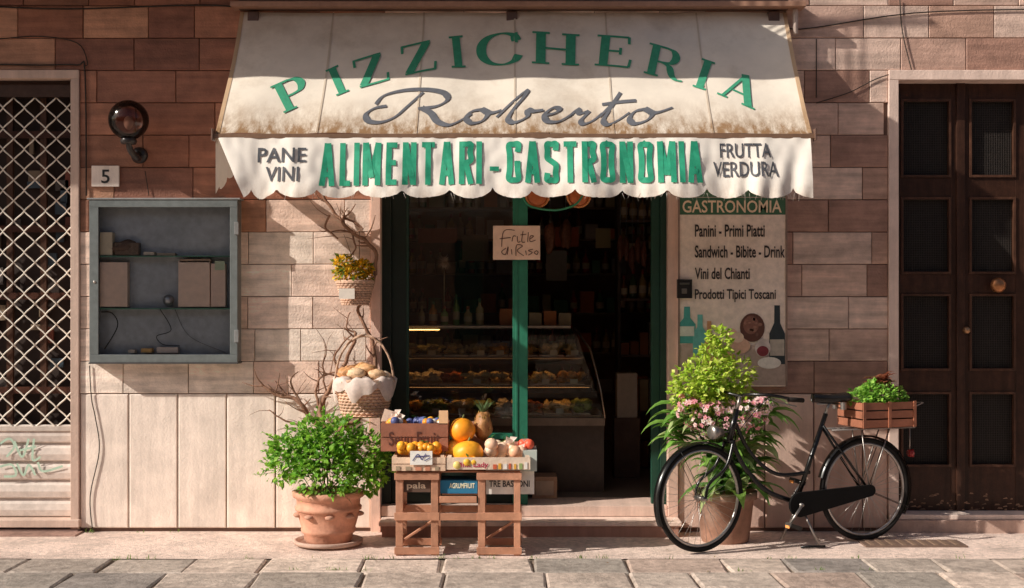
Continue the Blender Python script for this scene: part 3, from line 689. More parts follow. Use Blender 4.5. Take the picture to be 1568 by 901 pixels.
for u in (823,886):
    c=P(u,300,-.02); hd.lathe([(.0,.02),(.06,.02),(.085,.0),(.08,-.03),(.0,-.05)],c,(.6,.16,.05),'paint',axis=(0,-1,.15)); hd.tube([c+Vector((.085*math.cos(t),-.02,.085*math.sin(t))) for t in [i*math.pi/8 for i in range(16)]],.008,(.65,.24,.08),'paint',closed=True,n=6)
hd.tube(cr([P(800,300,-.04),P(812,316,-.05),P(850,322,-.05),P(880,314,-.05),P(892,300,-.04)]),.008,(.05,.3,.16),'paint',n=6)
hd.tube([P(823,292,-.02),P(823,240,-.02)],.003,(.2,.2,.2),'metal',n=4); hd.tube([P(886,292,-.02),P(886,240,-.02)],.003,(.2,.2,.2),'metal',n=4)
hd.obj('hanging_decoration')
# ================================================================ DISPLAY CABINET
E=empty('display_cabinet'); cb=MB(); yc=-.135; gy=(.17,.19,.19)
c0=P(137,306,yc); c1=P(364,555,yc); t=.055
cb.bb(c0.x,c1.x,-.012,-.003,c1.z,c0.z,(.50,.54,.58),'paint')
cb.bb(c0.x,c1.x,yc+.02,-.012,c0.z-.02,c0.z,gy,'paint'); cb.bb(c0.x,c1.x,yc+.02,-.012,c1.z,c1.z+.02,gy,'paint')
cb.bb(c0.x,c0.x+.02,yc+.02,-.012,c1.z+.02,c0.z-.02,gy,'paint'); cb.bb(c1.x-.02,c1.x,yc+.02,-.012,c1.z+.02,c0.z-.02,gy,'paint')
cb.bb(c0.x,c1.x,yc-.006,yc+.02,c0.z-t,c0.z,gy,'paint'); cb.bb(c0.x,c1.x,yc-.006,yc+.02,c1.z,c1.z+t,gy,'paint')
cb.bb(c0.x,c0.x+t*1.2,yc-.005,yc+.02,c1.z+t,c0.z-t,gy,'paint'); cb.bb(c1.x-t,c1.x,yc-.005,yc+.02,c1.z+t,c0.z-t,gy,'paint')
cb.bb(c0.x-.015,c1.x+.02,yc-.012,-.004,c0.z,c0.z+.012,(.3,.3,.3),'paint'); cb.bb(c0.x-.005,c1.x+.005,yc-.01,-.004,c1.z-.012,c1.z,(.08,.08,.08),'paint')
for v in (350,515): p=P(362,v,yc); cb.bb(p.x-.012,p.x+.02,yc-.02,yc+.0,p.z-.045,p.z+.045,(.25,.25,.25),'paint')
p=P(145,432,yc); cb.lathe([(0,-.01),(.01,-.01),(.01,.01)],p,(.6,.55,.5),'metal',axis=(0,1,0),n=12)
cb.obj('case',E,bevel=.003)
cg=MB(); cg.quad((c0.x+t,yc+.006,c1.z+t),(c1.x-t,yc+.006,c1.z+t),(c1.x-t,yc+.006,c0.z-t),(c0.x+t,yc+.006,c0.z-t),(1,1,1),'cglass')
for v in (393,473):
    z=P(0,v,-.07).z; cg.bb(c0.x+.03,c1.x-.03,-.105,-.016,z-.003,z+.003,(1,1,1),'shelfglass'); cg.bb(c0.x+.03,c1.x-.03,-.108,-.105,z-.004,z+.004,(.12,.32,.22),'paint')
cg.obj('glass',E)
ci=MB(); yi=-.07
def item(u0,v0,u1,v1,col,m='paper',y0=-.09,y1=-.025): ci.pbox(u0,v0,u1,v1,y0,y1,col,m)
item(153,402,195,470,(.92,.70,.57)); item(273,400,321,470,(.94,.73,.60)); item(323,404,345,470,(.92,.70,.58),y0=-.085); item(153,356,172,391,(.8,.68,.5))
c=P(190,380,yi); ci.ball(c,(.10,.03,.05),(.16,.09,.06),'food',nz=.5); item(176,372,212,391,(.2,.13,.09),'food'); item(275,397,322,402,(.5,.35,.25)); item(216,534,232,540,(.8,.5,.2)); item(240,532,272,541,(.75,.65,.6)); item(196,536,206,541,(.8,.7,.6)); item(240,388,268,392,(.5,.4,.3)); item(220,386,236,391,(.7,.6,.5))
ci.ball(P(258,460,yi),.042,(.5,.52,.55),'metal'); ci.bb(P(330,0,yi).x,P(345,0,yi).x,-.094,-.089,P(0,414,yi).z,P(0,400,yi).z,(.6,.7,.5),'paper')
ci.tube(cr([P(160,535,-.05),P(180,500,-.08),P(172,480,-.05),P(155,478,-.03)]),.004,(.03,.03,.03),'rubber',n=5)
ci.tube(cr([P(245,474,-.05),P(262,505,-.07),P(240,515,-.06),P(250,528,-.05),P(275,530,-.05)]),.003,(.05,.05,.05),'rubber',n=5)
ci.tube(cr([P(268,474,-.02),P(290,515,-.03),P(345,540,-.03)]),.002,(.2,.2,.2),'rubber',n=4)
ci.obj('goods',E)
E=empty('wall_lamp'); lm=MB(); yl=-.24; c=P(197,184,yl); r=.142
lm.ball(c,r,(1,1,1),'amber',nu=32,nv=20); lm.obj('globe',E)
lm=MB(); lm.lathe([(.0,0),(.05,0),(.06,.02),(.05,.05),(.035,.06)],c-Vector((0,0,r+.03)),(.03,.025,.025),'black',n=20)
lm.ball(c-Vector((0,0,.02)),(.035,.035,.05),(.75,.7,.6),'paper')
lm.tube(cr([c-Vector((0,0,r+.02)),c+Vector((.005,.03,-r-.07)),c+Vector((.03,.12,-r-.12)),P(212,238,-.03)]),[.02,.03],(.03,.025,.025),'black',n=10)
w=P(213,238,-.02); lm.lathe([(0,-.02),(.045,-.02),(.06,.0),(.06,.02)],w,(.03,.025,.025),'black',axis=(0,1,0)); lm.obj('bracket',E)
hn=MB(); hn.pbox(140,254,182,286,-.022,-.004,(.9,.76,.67),'slab'); put_text(hn,'5',(155,260,168,281),lambda u,v:P(u,v,-.0245),(.03,.03,.03),bold=.01); hn.obj('house_number_plaque',bevel=.002)
cbm=MB()
def cable(pts,r=.004,y=-.012): cbm.tube(cr([P(u,v,y) for u,v in pts],5),r,(.05,.04,.035),'rubber',n=5)
cable([(-60,98),(60,100),(118,100),(130,112),(132,300)],.006); cable([(0,60),(60,56),(118,66),(134,96),(128,102)]); cable([(370,12),(300,8),(100,14),(-50,8)],.006)
cable([(1250,158),(1300,142),(1350,118),(1400,112),(1600,116)]); cable([(1378,0),(1382,50),(1396,108)]); cable([(1205,30),(1225,45),(1400,20),(1600,14)],.005); cable([(1250,150),(1250,60)],.004)
cable([(137,560),(140,610),(146,640),(152,690),(138,760),(142,815)],.004); cable([(222,262),(228,300)],.003)
cbm.obj('wall_cable')
# ================================================================ PLANTS
v=MB(); bkc=(.26,.14,.09)
def br_(pts,r0,r1,tw=3,y=-.08):
    q=cr([P(a[0],a[1],a[2] if len(a)>2 else y) for a in pts],6); q=[p+Vector((noise.noise(p*14)*.014,noise.noise(p*11+Vector((5,0,0)))*.014,noise.noise(p*13+Vector((0,9,0)))*.014)) for p in q]
    v.tube(q,[r0,r1],jit(bkc,.2),'bark',n=7)
    for _ in range(tw):
        p=R.choice(q); d=Vector((U(-1,1),U(-.5,.1),U(-.3,1))).normalized(); l=U(.06,.2)
        v.tube(cr([p,p+d*l*.5+Vector((U(-.02,.02),0,U(-.02,.02))),p+d*l],3),[r1*.8,r1*.25],jit(bkc,.2),'bark',n=5)
br_([(503,720,-.42),(498,670,-.25),(490,635,-.12),(500,605),(520,570),(536,540),(545,510)],.022,.012,5)
br_([(510,720,-.42),(520,660,-.2),(552,640,-.1),(575,600,-.06),(574,540,-.05),(560,500),(548,475),(566,450),(574,420)],.018,.010,5)
br_([(574,420),(576,390),(560,370),(536,355),(520,335),(505,318),(492,296)],.015,.011,10)
br_([(536,355),(545,380),(530,400)],.008,.004,3); br_([(520,335),(545,340),(556,352)],.009,.005,4); br_([(505,330),(498,350),(518,366)],.009,.005,4)
br_([(496,660,-.2),(475,640),(462,620),(440,608),(418,604),(404,592)],.022,.009,10)
br_([(462,620),(450,598),(446,580),(456,570)],.010,.004,4); br_([(440,608),(428,592),(420,584)],.009,.003,3)
br_([(475,640),(455,650),(430,640),(410,628)],.011,.004,5); br_([(490,635),(484,600),(494,575),(520,570)],.011,.006,5)
br_([(500,605),(494,560),(500,540),(494,520)],.008,.003,4); br_([(545,510),(530,500),(536,478)],.008,.004,4); br_([(520,570),(512,552),(520,530),(540,512)],.010,.005,4)
v.obj('climbing_vine')
E=empty('potted_plant'); pt=MB(); pc=Vector((P(503,0,-.52).x,-.52,0))
pt.lathe([(.0,.02),(.235,.02),(.24,.045),(.225,.05),(.215,.03),(0,.03)],pc,(.50,.34,.27),'terra',n=36)
pt.lathe([(.15,.03),(.165,.05),(.17,.09),(.185,.1),(.19,.12),(.185,.13),(.205,.2),(.215,.25),(.228,.255),(.23,.275),(.218,.285),(.22,.33),(.245,.345),(.25,.38),(.225,.385),(.215,.34),(0,.33)],pc,(.60,.30,.20),'terra',n=36)
for k in range(9):
    a=k/9*2*math.pi; pt.ball(pc+Vector((.212*math.cos(a),.212*math.sin(a),.225)),(.035,.035,.018),(.5,.27,.19),'terra',nu=8,nv=6)
pt.obj('pot',E)
fl=MB(); GR=[(.20,.48,.04),(.30,.60,.06),(.12,.32,.03),(.40,.68,.10)]
bl_=[]
for u,v_,ru,y in ((455,700,36,-.5),(500,690,42,-.55),(545,700,42,-.5),(470,670,26,-.45),(520,668,30,-.5),(565,690,30,-.45),(430,722,20,-.5),(500,725,46,-.62),(560,730,26,-.55),(440,690,24,-.55),(585,715,16,-.5),(500,650,14,-.45)):
    r_=ru*9.5/2100; bl_.append((P(u,v_,y),(r_,r_*.9,r_*.85)))
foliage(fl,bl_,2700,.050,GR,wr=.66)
for _ in range(110):
    b_=R.choice(bl_); d=Vector((U(-1,1),U(-.7,.3),U(-.3,1))).normalized(); p=Vector(b_[0])+d*b_[1][0]*.8; l=U(.06,.14); fl.tube([p,p+d*l],.0015,(.12,.2,.05),'leaf',n=3)
    for k in range(8): fl.leaf(p+d*l*(.2+.1*k),(d+Vector((U(-1,1),U(-1,1),U(-1,1)))*.9),Vector((-.3,-.2,1)),.032,.021,jit(R.choice(GR),.2))
for _ in range(26): fl.tube([pc+Vector((U(-.08,.08),U(-.08,.08),.3)),Vector(R.choice(bl_)[0])],.003,(.12,.15,.05),'bark',n=4)
for _ in range(50): fl.blade(pc+Vector((U(-.2,.2),U(-.15,.1),.36)),(U(-1,1),U(-1,.1),U(.0,.6)),U(.1,.22),.007,1.6,jit((.38,.22,.12),.3),n=5)
fl.obj('foliage',E)
E=empty('hanging_flower_basket'); fb=MB(); c=P(544,466,-.16)
weave(fb,c,.085,.125,.155,9,(.66,.42,.30)); fb.tube([c+Vector((0,.12,.15)),P(548,420,-.0)],.004,(.3,.2,.15),'metal')
fb.pbox(519,442,543,458,-.292,-.288,(.8,.72,.64),'paper')
fb.obj('basket',E); fb=MB()
YB=[(P(540,420,-.17),(.13,.10,.06)),(P(528,405,-.17),(.07,.07,.06)),(P(556,410,-.17),(.06,.07,.05))]
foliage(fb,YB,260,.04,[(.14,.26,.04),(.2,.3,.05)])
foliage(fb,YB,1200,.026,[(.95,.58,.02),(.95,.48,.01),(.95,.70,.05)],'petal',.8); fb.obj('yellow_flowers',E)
E=empty('bread_basket'); bb_=MB(); c=P(558,636,-.3)
weave(bb_,c,.145,.205,.24,11,(.70,.44,.31),n=26,sy=.75)
bb_.tube([c+Vector((.205*math.cos(a),0,.24+.32*math.sin(a)+.0)) for a in [i*math.pi/20 for i in range(21)]],.008,(.5,.33,.23),'wicker'); bb_.tube([c+Vector((.203*math.cos(a),.012*math.sin(a*14),.243+.325*math.sin(a))) for a in [i*math.pi/60 for i in range(61)]],.006,(.42,.26,.18),'wicker')
bb_.tube([c+Vector((0,.16,.2)),c+Vector((0,.29,.22))],.006,(.2,.15,.1),'metal')
bb_.obj('basket',E); bb_=MB()
n=60; vs=[]
for j,(rr,zz) in enumerate(((.05,.245),(.13,.26),(.205,.268),(.222,.25),(.225,.2),(.215,.15))):
    for i in range(n):
        a=2*math.pi*i/n; dr=(1 if j<4 else 1+.04*math.sin(a*9)); z_=zz+(.012*math.sin(a*7)+.01*math.sin(a*13) if j<4 else (.04*math.sin(a*5+1)+.02*math.sin(a*11)))
        vs.append(c+Vector((rr*dr*math.cos(a),rr*dr*.78*math.sin(a),z_)))
bb_.add(vs,[(j*n+i,j*n+(i+1)%n,(j+1)*n+(i+1)%n,(j+1)*n+i) for j in range(5) for i in range(n)],(.92,.80,.73),'petal',True); bb_.obj('cloth',E)
bb_=MB()
for dx,dy,dz,s,cc in ((-.12,-.03,.30,.06,(.60,.30,.13)),(-.05,-.08,.30,.055,(.8,.55,.34)),(.02,.0,.32,.065,(.66,.36,.17)),(.09,-.06,.29,.055,(.74,.48,.28)),(.13,.0,.28,.05,(.8,.64,.48)),(-.02,.05,.33,.06,(.6,.3,.12)),(-.09,.05,.32,.05,(.55,.27,.12))):
    bb_.ball(c+Vector((dx,dy,dz)),(s*1.2,s,s*.7),cc,'food',nz=.25)
bb_.obj('bread',E)
# ================================================================ FRUIT STAND
E=empty('fruit_stand'); fs=MB(); wc=(.58,.28,.17); yf=-.92
X=lambda u,y=yf:P(u,0,y).x; Z=lambda v,y=yf:P(0,v,y).z
ztop=Z(724)
for y_ in (yf,yf+.34):
    for u0,u1 in ((606,617),(660,671),(732,743),(787,797)):
        fs.bb(X(u0),X(u1),y_,y_+.02,0.002,ztop,jit(wc,.18),'wood')
    for v0,v1,pp in ((724,735,-.012),(785,797,-.012),(838,849,-.012)):
        fs.bb(X(604),X(673),y_+pp,y_+pp+.01,Z(v1),Z(v0),jit(wc,.15),'wood'); fs.bb(X(730),X(799),y_+pp,y_+pp+.01,Z(v1),Z(v0),jit(wc,.15),'wood')
    fs.bb(X(673),X(730),y_-.009,y_,Z(797),Z(786),jit(wc,.15),'wood'); fs.bb(X(673),X(730),y_-.009,y_,Z(770),Z(760),jit(wc,.15),'wood')
for u0,u1 in ((606,613),(664,671),(732,739),(790,797)):
    for v0,v1 in ((724,735),(780,792),(830,842)): fs.bb(X(u0),X(u1),yf+.02,yf+.34,Z(v1),Z(v0),jit(wc,.15),'wood')
for k in range(7): fs.bb(X(606),X(797),yf+.01+k*.05,yf+.04+k*.05,ztop,ztop+.008,jit(wc,.15),'wood')
for ua,ub in ((610,666),(737,793)): fs.tube([(X(ua),yf+.18,Z(838)),(X(ub),yf+.16,Z(800))],.012,jit(wc,.15),'wood',n=4)
fs.obj('wooden_frame',E,bevel=.002)
bx=MB(); yb=yf+.025
bx.pbox(618,736,659,754,yb,yb+.25,(.12,.07,.05),'paper'); bx.pbox(674,736,731,756,yb,yb+.25,(.03,.20,.36),'paper'); bx.pbox(744,718,818,757,yb+.03,yb+.3,(.9,.84,.76),'paper')
for t_,r_,cl,yy in (('pala',(623,739,652,751),(.8,.62,.46),yb),('AGRUMFRUIT',(688,740,727,748),(.9,.85,.6),yb),('TRE BASTONI',(749,736,811,746),(.06,.05,.05),yb+.03)):
    put_text(bx,t_,r_,lambda u,v,yy=yy:P(u,v,yy-.002),cl,bold=.02)
bx.pbox(800,690,822,722,yb+.0,yb+.2,(.5,.55,.5),'paper')
bx.obj('boxes',E,bevel=.002)
def crate(mb,u0,v0,u1,v1,y,dep,col,slats=2,label=None,lc=(.3,.06,.05)):
    x0,x1=P(u0,0,y).x,P(u1,0,y).x; z1,z0=P(0,v0,y).z,P(0,v1,y).z; h=(z1-z0)/slats
    for i in range(slats):
        a=z0+i*h+.003; b=z0+(i+1)*h-.003
        mb.bb(x0,x1,y,y+.007,a,b,jit(col,.1),'wood'); mb.bb(x0,x1,y+dep-.007,y+dep,a,b,jit(col,.1),'wood'); mb.bb(x0,x0+.007,y+.007,y+dep-.007,a,b,jit(col,.1),'wood'); mb.bb(x1-.007,x1,y+.007,y+dep-.007,a,b,jit(col,.1),'wood')
    for x in (x0+.02,x1-.02):
        for yy in (y+.016,y+dep-.016): mb.bb(x-.012,x+.012,yy-.008,yy+.008,z0,z1+.01,jit(col,.1),'wood')
    mb.bb(x0+.007,x1-.007,y+.008,y+dep-.008,z0+.002,z0+.008,col,'wood')
    if label:
        put_text(mb,label,(u0+(u1-u0)*.12,v0+(v1-v0)*.3,u1-(u1-u0)*.12,v1-(v1-v0)*.2),lambda u,v:P(u,v,y-.0025),lc,bold=.01)
cr_=MB()
crate(cr_,600,700,682,722,-.945,.36,(.85,.60,.43),2,None)
crate(cr_,684,700,812,720,-.945,.36,(.88,.69,.54),1,None)
put_text(cr_,'Pink Lady',(700,708,748,718),lambda u,v:P(u,v,-.949),(.45,.03,.08),bold=.02)
crate(cr_,583,648,686,692,-.80,.26,(.36,.145,.09),2,'Seuu Fruit',(.10,.035,.025))
cr_.bb(P(628,0,-.95).x,P(662,0,-.95).x,-.957,-.954,Z(711),Z(690),(.9,.87,.82),'paper')
for pts in ([(632,706),(640,696),(646,704),(652,695)],[(636,700),(658,698)],[(650,706),(659,701)]): stroke(cr_,pts,1.4,lambda u,v,k=0:P(u,v,-.960-k),(.05,.05,.2))
for k in range(7):
    u=755+k*8; cr_.bb(P(u,0,-.95).x,P(u+U(3,6),0,-.95).x,-.949,-.9465,Z(718),Z(707+U(0,4)),R.choice([(.6,.12,.05),(.3,.4,.15),(.75,.4,.05),(.8,.75,.7)]),'ink')
for k in range(5):
    u=606+k*15; cr_.bb(P(u,0,-.95).x,P(u+U(5,10),0,-.95).x,-.949,-.9465,Z(720),Z(713+U(0,2)),R.choice([(.6,.25,.15),(.4,.3,.2)]),'ink')
cr_.obj('crates',E)
fr_=MB(); OR=[(.92,.34,.02),(.94,.42,.03),(.88,.28,.02)]
def pile(u0,u1,v,y0,y1,n,r,cols,dz=.0):
    for _ in range(n):
        y=U(y0,y1); p=P(U(u0,u1),v,y); p.z+=U(0,dz); fr_.ball(p,r*U(.85,1.12),jit(R.choice(cols),.1),'fruit',nu=14,nv=9,nz=.06)
        if U(0,1)<.3: fr_.leaf(p+Vector((0,-.01,r)),Vector((U(-1,1),U(-1,.2),.4)),Vector((0,0,1)),.05,.022,(.08,.24,.05))
pile(612,676,690,-.9,-.65,40,.031,OR,.035); pile(596,676,650,-.77,-.6,34,.028,OR+[(.85,.8,.75),(.1,.12,.3)],.025)
fr_.ball(P(708,659,-.74),(.088,.088,.082),(.94,.34,.02),'fruit',nu=24,nv=16,nz=.05); fr_.ball(P(717,693,-.82),(.102,.1,.078),(.94,.42,.03),'fruit',nu=24,nv=16,nz=.06)
for q_,rr in ((P(708,659,-.74),.082),(P(717,693,-.82),.078)): fr_.tube([q_+Vector((0,-.01,rr*.9)),q_+Vector((.012,-.02,rr+.025))],[.008,.005],(.2,.22,.08),'bark',n=6)
fr_.ball(P(697,688,-.72),(.07,.07,.07),(.9,.58,.1),'fruit'); pile(748,800,694,-.88,-.66,28,.040,[(.92,.58,.40),(.93,.68,.50),(.88,.46,.28)],.06)
pile(690,745,712,-.93,-.7,20,.035,[(.88,.5,.05),(.75,.15,.05),(.85,.65,.2)],.02); pile(800,812,690,-.85,-.7,6,.035,[(.8,.12,.06)],.05)
c=P(740,652,-.68); fr_.ball(c,(.06,.06,.10),(.40,.19,.07),'food',nu=18,nv=14,nz=.25)
for k in range(60):
    a=U(0,6.28); h=U(-.9,.9); q=math.sqrt(1-h*h); d=Vector((q*math.cos(a),q*math.sin(a),h)); fr_.leaf(c+Vector((d.x*.058,d.y*.058,d.z*.098)),Vector((0,0,1))+d*.5,d,.022,.016,jit((.45,.28,.08),.3),'food')
for k in range(30): a=U(0,6.28); fr_.blade(c+Vector((.015*math.cos(a),.015*math.sin(a),.09)),(.6*math.cos(a),.6*math.sin(a),1),U(.06,.12),.015,1.1,jit((.14,.22,.09),.2),n=4)
for k in range(22):
    p=P(U(746,812),U(676,706),U(-.86,-.7)); fr_.leaf(p,Vector((U(-1,1),U(-1,0),U(.2,1))),Vector((0,-1,.5)),.07,.05,(.92,.82,.74),'petal')
for k in range(10):
    p=P(U(590,620),U(636,650),-.7); fr_.leaf(p,Vector((U(-1,1),U(-1,0),U(.2,1))),Vector((0,-1,.5)),.07,.05,(.92,.78,.68),'petal')
fr_.pbox(672,629,686,650,-.80,-.79,(.85,.53,.3),'paper'); fr_.box(P(600,640,-.62),(.13,.01,.09),(.85,.64,.5),'paper',Matrix.Rotation(.3,3,'Y')); fr_.box(P(722,668,-.6),(.2,.01,.2),(.5,.27,.17),'paper',Matrix.Rotation(-.1,3,'Y'))
fr_.obj('fruit',E)
# ================================================================ RIGHT PLANTER
E=empty('flower_planter'); pt=MB(); yc=-.36; pc=Vector((P(1110,0,yc).x,yc,0))
pt.lathe([(.16,.005),(.17,.03),(.20,.3),(.225,.31),(.225,.36),(.205,.36),(.2,.32),(0,.32)],pc,(.30,.16,.11),'terra',n=32); pt.obj('pot',E)
fl=MB()
for k in range(110):
    a=U(0,6.28); el=U(.15,1.4); d=(math.cos(a)*math.cos(el),math.sin(a)*math.cos(el)*.8,math.sin(el)); c_=R.choice([(.18,.38,.07),(.28,.50,.10),(.12,.28,.06),(.50,.62,.26)])
    p=pc+Vector((U(-.12,.12),U(-.1,.08),U(.33,.62))); fl.blade(p,d,U(.26,.44),U(.07,.115),1.9,jit(c_,.2),n=7)
for k in range(50):
    sg=R.choice([-1,1]); p=P(1105+sg*U(10,60),U(620,690),yc-.05); fl.blade(p,(sg*U(.5,1),U(-.6,.2),U(.1,.8)),U(.24,.38),U(.08,.12),2.1,jit(R.choice([(.28,.52,.10),(.56,.66,.30),(.20,.40,.08)]),.2),n=7)
fl.obj('broad_leaves',E)
lg=MB(); LG=[(.50,.70,.07),(.62,.80,.10),(.36,.58,.05),(.74,.82,.18)]
bl2=[]
for u,v_,ru in ((1060,590,30),(1090,575,36),(1125,575,28),(1045,605,18),(1095,545,24),(1100,522,18),(1098,512,12),(1130,595,22),(1075,610,26),(1085,600,30)):
    r_=ru*9.5/2100; bl2.append((P(u,v_,-.5),(r_,r_,r_)))
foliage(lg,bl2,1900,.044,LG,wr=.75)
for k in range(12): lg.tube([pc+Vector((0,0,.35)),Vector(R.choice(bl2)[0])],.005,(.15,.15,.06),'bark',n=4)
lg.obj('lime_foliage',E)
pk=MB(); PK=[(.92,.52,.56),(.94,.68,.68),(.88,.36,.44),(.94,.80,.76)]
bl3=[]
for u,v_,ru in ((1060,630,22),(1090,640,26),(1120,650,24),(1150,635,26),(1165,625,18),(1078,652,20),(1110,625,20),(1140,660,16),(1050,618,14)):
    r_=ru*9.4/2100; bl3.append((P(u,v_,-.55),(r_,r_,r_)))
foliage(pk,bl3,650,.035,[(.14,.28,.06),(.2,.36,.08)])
for _ in range(260):
    c_,r_=R.choice(bl3); d=Vector((R.gauss(0,1)-.2,R.gauss(0,1)-.5,R.gauss(0,1)+.3)).normalized(); p=Vector(c_)+d*r_[0]*1.08; q=d.orthogonal().normalized(); q2=d.cross(q); col=R.choice(PK); s=U(.018,.028)
    for k in range(5):
        a=k*1.2566; pk.leaf(p,q*math.cos(a)+q2*math.sin(a)+d*.3,d,s,s*.9,jit(col,.08),'petal')
    pk.ball(p+d*.003,.004,(.8,.6,.2),'petal',nu=5,nv=4)
pk.obj('pink_flowers',E)
# ================================================================ BICYCLE
E=empty('bicycle'); F0=Vector((1.265,-.80,0)); F1=Vector((2.475,-.37,0)); ax=(F1-F0).normalized(); WB=(F1-F0).length; lat=Vector((-ax.y,ax.x,0))
wr=.362
def T(a,h,l=0): return F0+ax*a+lat*l+Vector((0,0,h+.008))
bk_=(.006,.0055,.0055); ch_=(.33,.30,.28)
def wheel(name,cen,dirv):
    w=MB(); side=Vector((-dirv.y,dirv.x,0)); up=Vector((0,0,1))
    circ=lambda r,o=0,n=64:[cen+dirv*(r*math.cos(2*math.pi*i/n))+up*(r*math.sin(2*math.pi*i/n))+side*o for i in range(n)]
    w.tube(circ(wr-.018),.018,(.018,.016,.015),'rubber',n=8,closed=True); w.tube(circ(wr-.043),.0115,(.45,.42,.4),'metal',n=6,closed=True)
    w.tube([cen-side*.05,cen+side*.05],.017,ch_,'metal',n=10); w.tube([cen-side*.065,cen+side*.065],.007,ch_,'metal',n=8)
    for i in range(36):
        a=2*math.pi*i/36; o=.03*(1 if i%2 else -1); b=a+(.35 if (i//2)%2 else -.35)
        w.tube([cen+side*o+(dirv*math.cos(b)+up*math.sin(b))*.018,cen+(dirv*math.cos(a)+up*math.sin(a))*(wr-.045)],.0014,(.55,.53,.5),'metal',n=3)
    w.obj(name,E)
sa=math.radians(11); fd=Vector((ax.x*math.cos(sa)-ax.y*math.sin(sa),ax.x*math.sin(sa)+ax.y*math.cos(sa),0)).normalized(); fs_d=Vector((-fd.y,fd.x,0))
Cf=T(0,wr); Cr=T(WB,wr)
wheel('front_wheel',Cf,fd); wheel('rear_wheel',Cr,ax)
fm=MB()
def fender(cen,dirv,a0,a1,r=wr+.018):
    side=Vector((-dirv.y,dirv.x,0)); vs=[];n=30
    for i in range(n+1):
        a=math.radians(a0+(a1-a0)*i/n)
        for o,dr in ((-.028,-.012),(-.016,0),(.016,0),(.028,-.012)): vs.append(cen+(dirv*math.cos(a)+Vector((0,0,1))*math.sin(a))*(r+dr)+side*o)
    fm.add(vs,[(i*4+j,i*4+j+1,(i+1)*4+j+1,(i+1)*4+j) for i in range(n) for j in range(3)],bk_,'black',True)
    for ad in (a0+8,(a0+a1)/2):
        a=math.radians(ad)
        for o in(-.03,.03): fm.tube([cen+side*o*1.3,cen+(dirv*math.cos(a)+Vector((0,0,1))*math.sin(a))*(r-.01)+side*o],.003,bk_,'black',n=4)
fender(Cf,fd,35,205); fender(Cr,ax,-30,165)
tb=lambda pts,r,m='black',c=bk_,k=7:fm.tube(cr(pts,k),r,c,m,n=9)
hb=T(.215,.735); ht=T(.275,.95)
tb([T(.225,.76),T(.33,.56),T(.50,.39),T(.73,.30)],.017)
tb([T(.255,.87),T(.38,.65),T(.58,.50),T(.84,.50)],.014)
fm.tube([hb,ht],.022,bk_,'black',n=12)
fm.tube([T(.73,.29),T(.97,.90)],.017,bk_,'black',n=10); fm.tube([T(.97,.90),T(1.0,.98)],.012,ch_,'metal')
for l in(-.055,.055):
    fm.tube([T(.75,.29,l*.5),T(WB,wr,l)],.010,bk_,'black'); fm.tube([T(.94,.82,l*.3),T(WB,wr,l)],.009,bk_,'black')
    up=Vector((0,0,1)); fm.tube(cr([hb+fs_d*l*.8,hb+fs_d*l-fd*.07-up*.16,Cf+fs_d*l+fd*.03+up*.10,Cf+fs_d*l]),[.013,.009],bk_,'black')
fm.tube([hb-fs_d*.055,hb+fs_d*.055],.013,bk_,'black')
sttop=T(.30,1.04); fm.tube([ht,sttop],.012,ch_,'metal')
for s_ in(-1,1):
    pts=[sttop,sttop+fs_d*s_*.12-fd*.04+Vector((0,0,.02)),sttop+fs_d*s_*.27+fd*.04+Vector((0,0,.02)),sttop+fs_d*s_*.29+fd*.20-Vector((0,0,.01))]
    fm.tube(cr(pts),.0105,bk_,'black'); g0=pts[-1]; fm.tube([g0-fd*.03,g0+fd*.10-Vector((0,0,.012))],.016,(.02,.016,.014),'rubber')
    fm.tube(cr([pts[2]-Vector((0,0,.02)),pts[2]+fd*.05-Vector((0,0,.045)),g0+fd*.04-Vector((0,0,.05))]),.005,ch_,'metal',n=6)
    fm.tube(cr([pts[2],pts[2]-fd*.12-Vector((0,0,.08)),T(.27,.8,s_*.03),T(.24,.7,s_*.02)]),.003,bk_,'rubber',n=5)
fm.lathe([(0,-.05),(.03,-.045),(.048,.02),(.045,.045),(0,.04)],T(.12,.80),ch_,'metal',axis=(-fd.x,-fd.y,0))
fm.tube([T(.12,.80),T(.22,.80)],.006,ch_,'metal')
sc=T(1.0,1.0); vs=[];NU=14;NV=10
for i in range(NU+1):
    t=i/NU; a_=-.14+.28*t; hw_=.018+.075*max(0,(t-.35)/.65)**1.2 if t>.35 else .018+.006*t
    if t>.93: hw_*=.8
    for j in range(NV):
        q=2*math.pi*j/NV; vs.append(sc+ax*a_+lat*(hw_*math.cos(q))+Vector((0,0,.034*math.sin(q)*(.9 if math.sin(q)<0 else 1)+.012*abs(t-.5)*2)))
fm.add(vs,[(i*NV+j,i*NV+(j+1)%NV,(i+1)*NV+(j+1)%NV,(i+1)*NV+j) for i in range(NU) for j in range(NV)]+[tuple(range(NV)),tuple(NU*NV+j for j in range(NV))],(.012,.010,.009),'black',True)
for l in(-.05,.05): fm.lathe([(.022,0),(.022,.05)],T(1.08,.93,l),ch_,'metal',n=10)
fm.tube([T(.9,.97),T(1.1,.965)],.006,ch_,'metal')
bbp=T(.73,.29,-.05); hp=T(WB,wr,-.055)
ring=[bbp+ax*(.085*math.cos(a))+Vector((0,0,.085*math.sin(a))) for a in [math.radians(90+i*12) for i in range(16)]]+[hp+ax*(.04*math.cos(a))+Vector((0,0,.04*math.sin(a))) for a in [math.radians(-80+i*16) for i in range(11)]]
o2=[p-lat*.022 for p in ring]; n=len(ring)
fm.add(ring+o2,[tuple(range(n)),tuple(range(2*n-1,n-1,-1))]+[(i,(i+1)%n,n+(i+1)%n,n+i) for i in range(n)],bk_,'rubber')
fm.tube([T(.73,.29,-.09),T(.73,.29,.07)],.014,ch_,'metal')
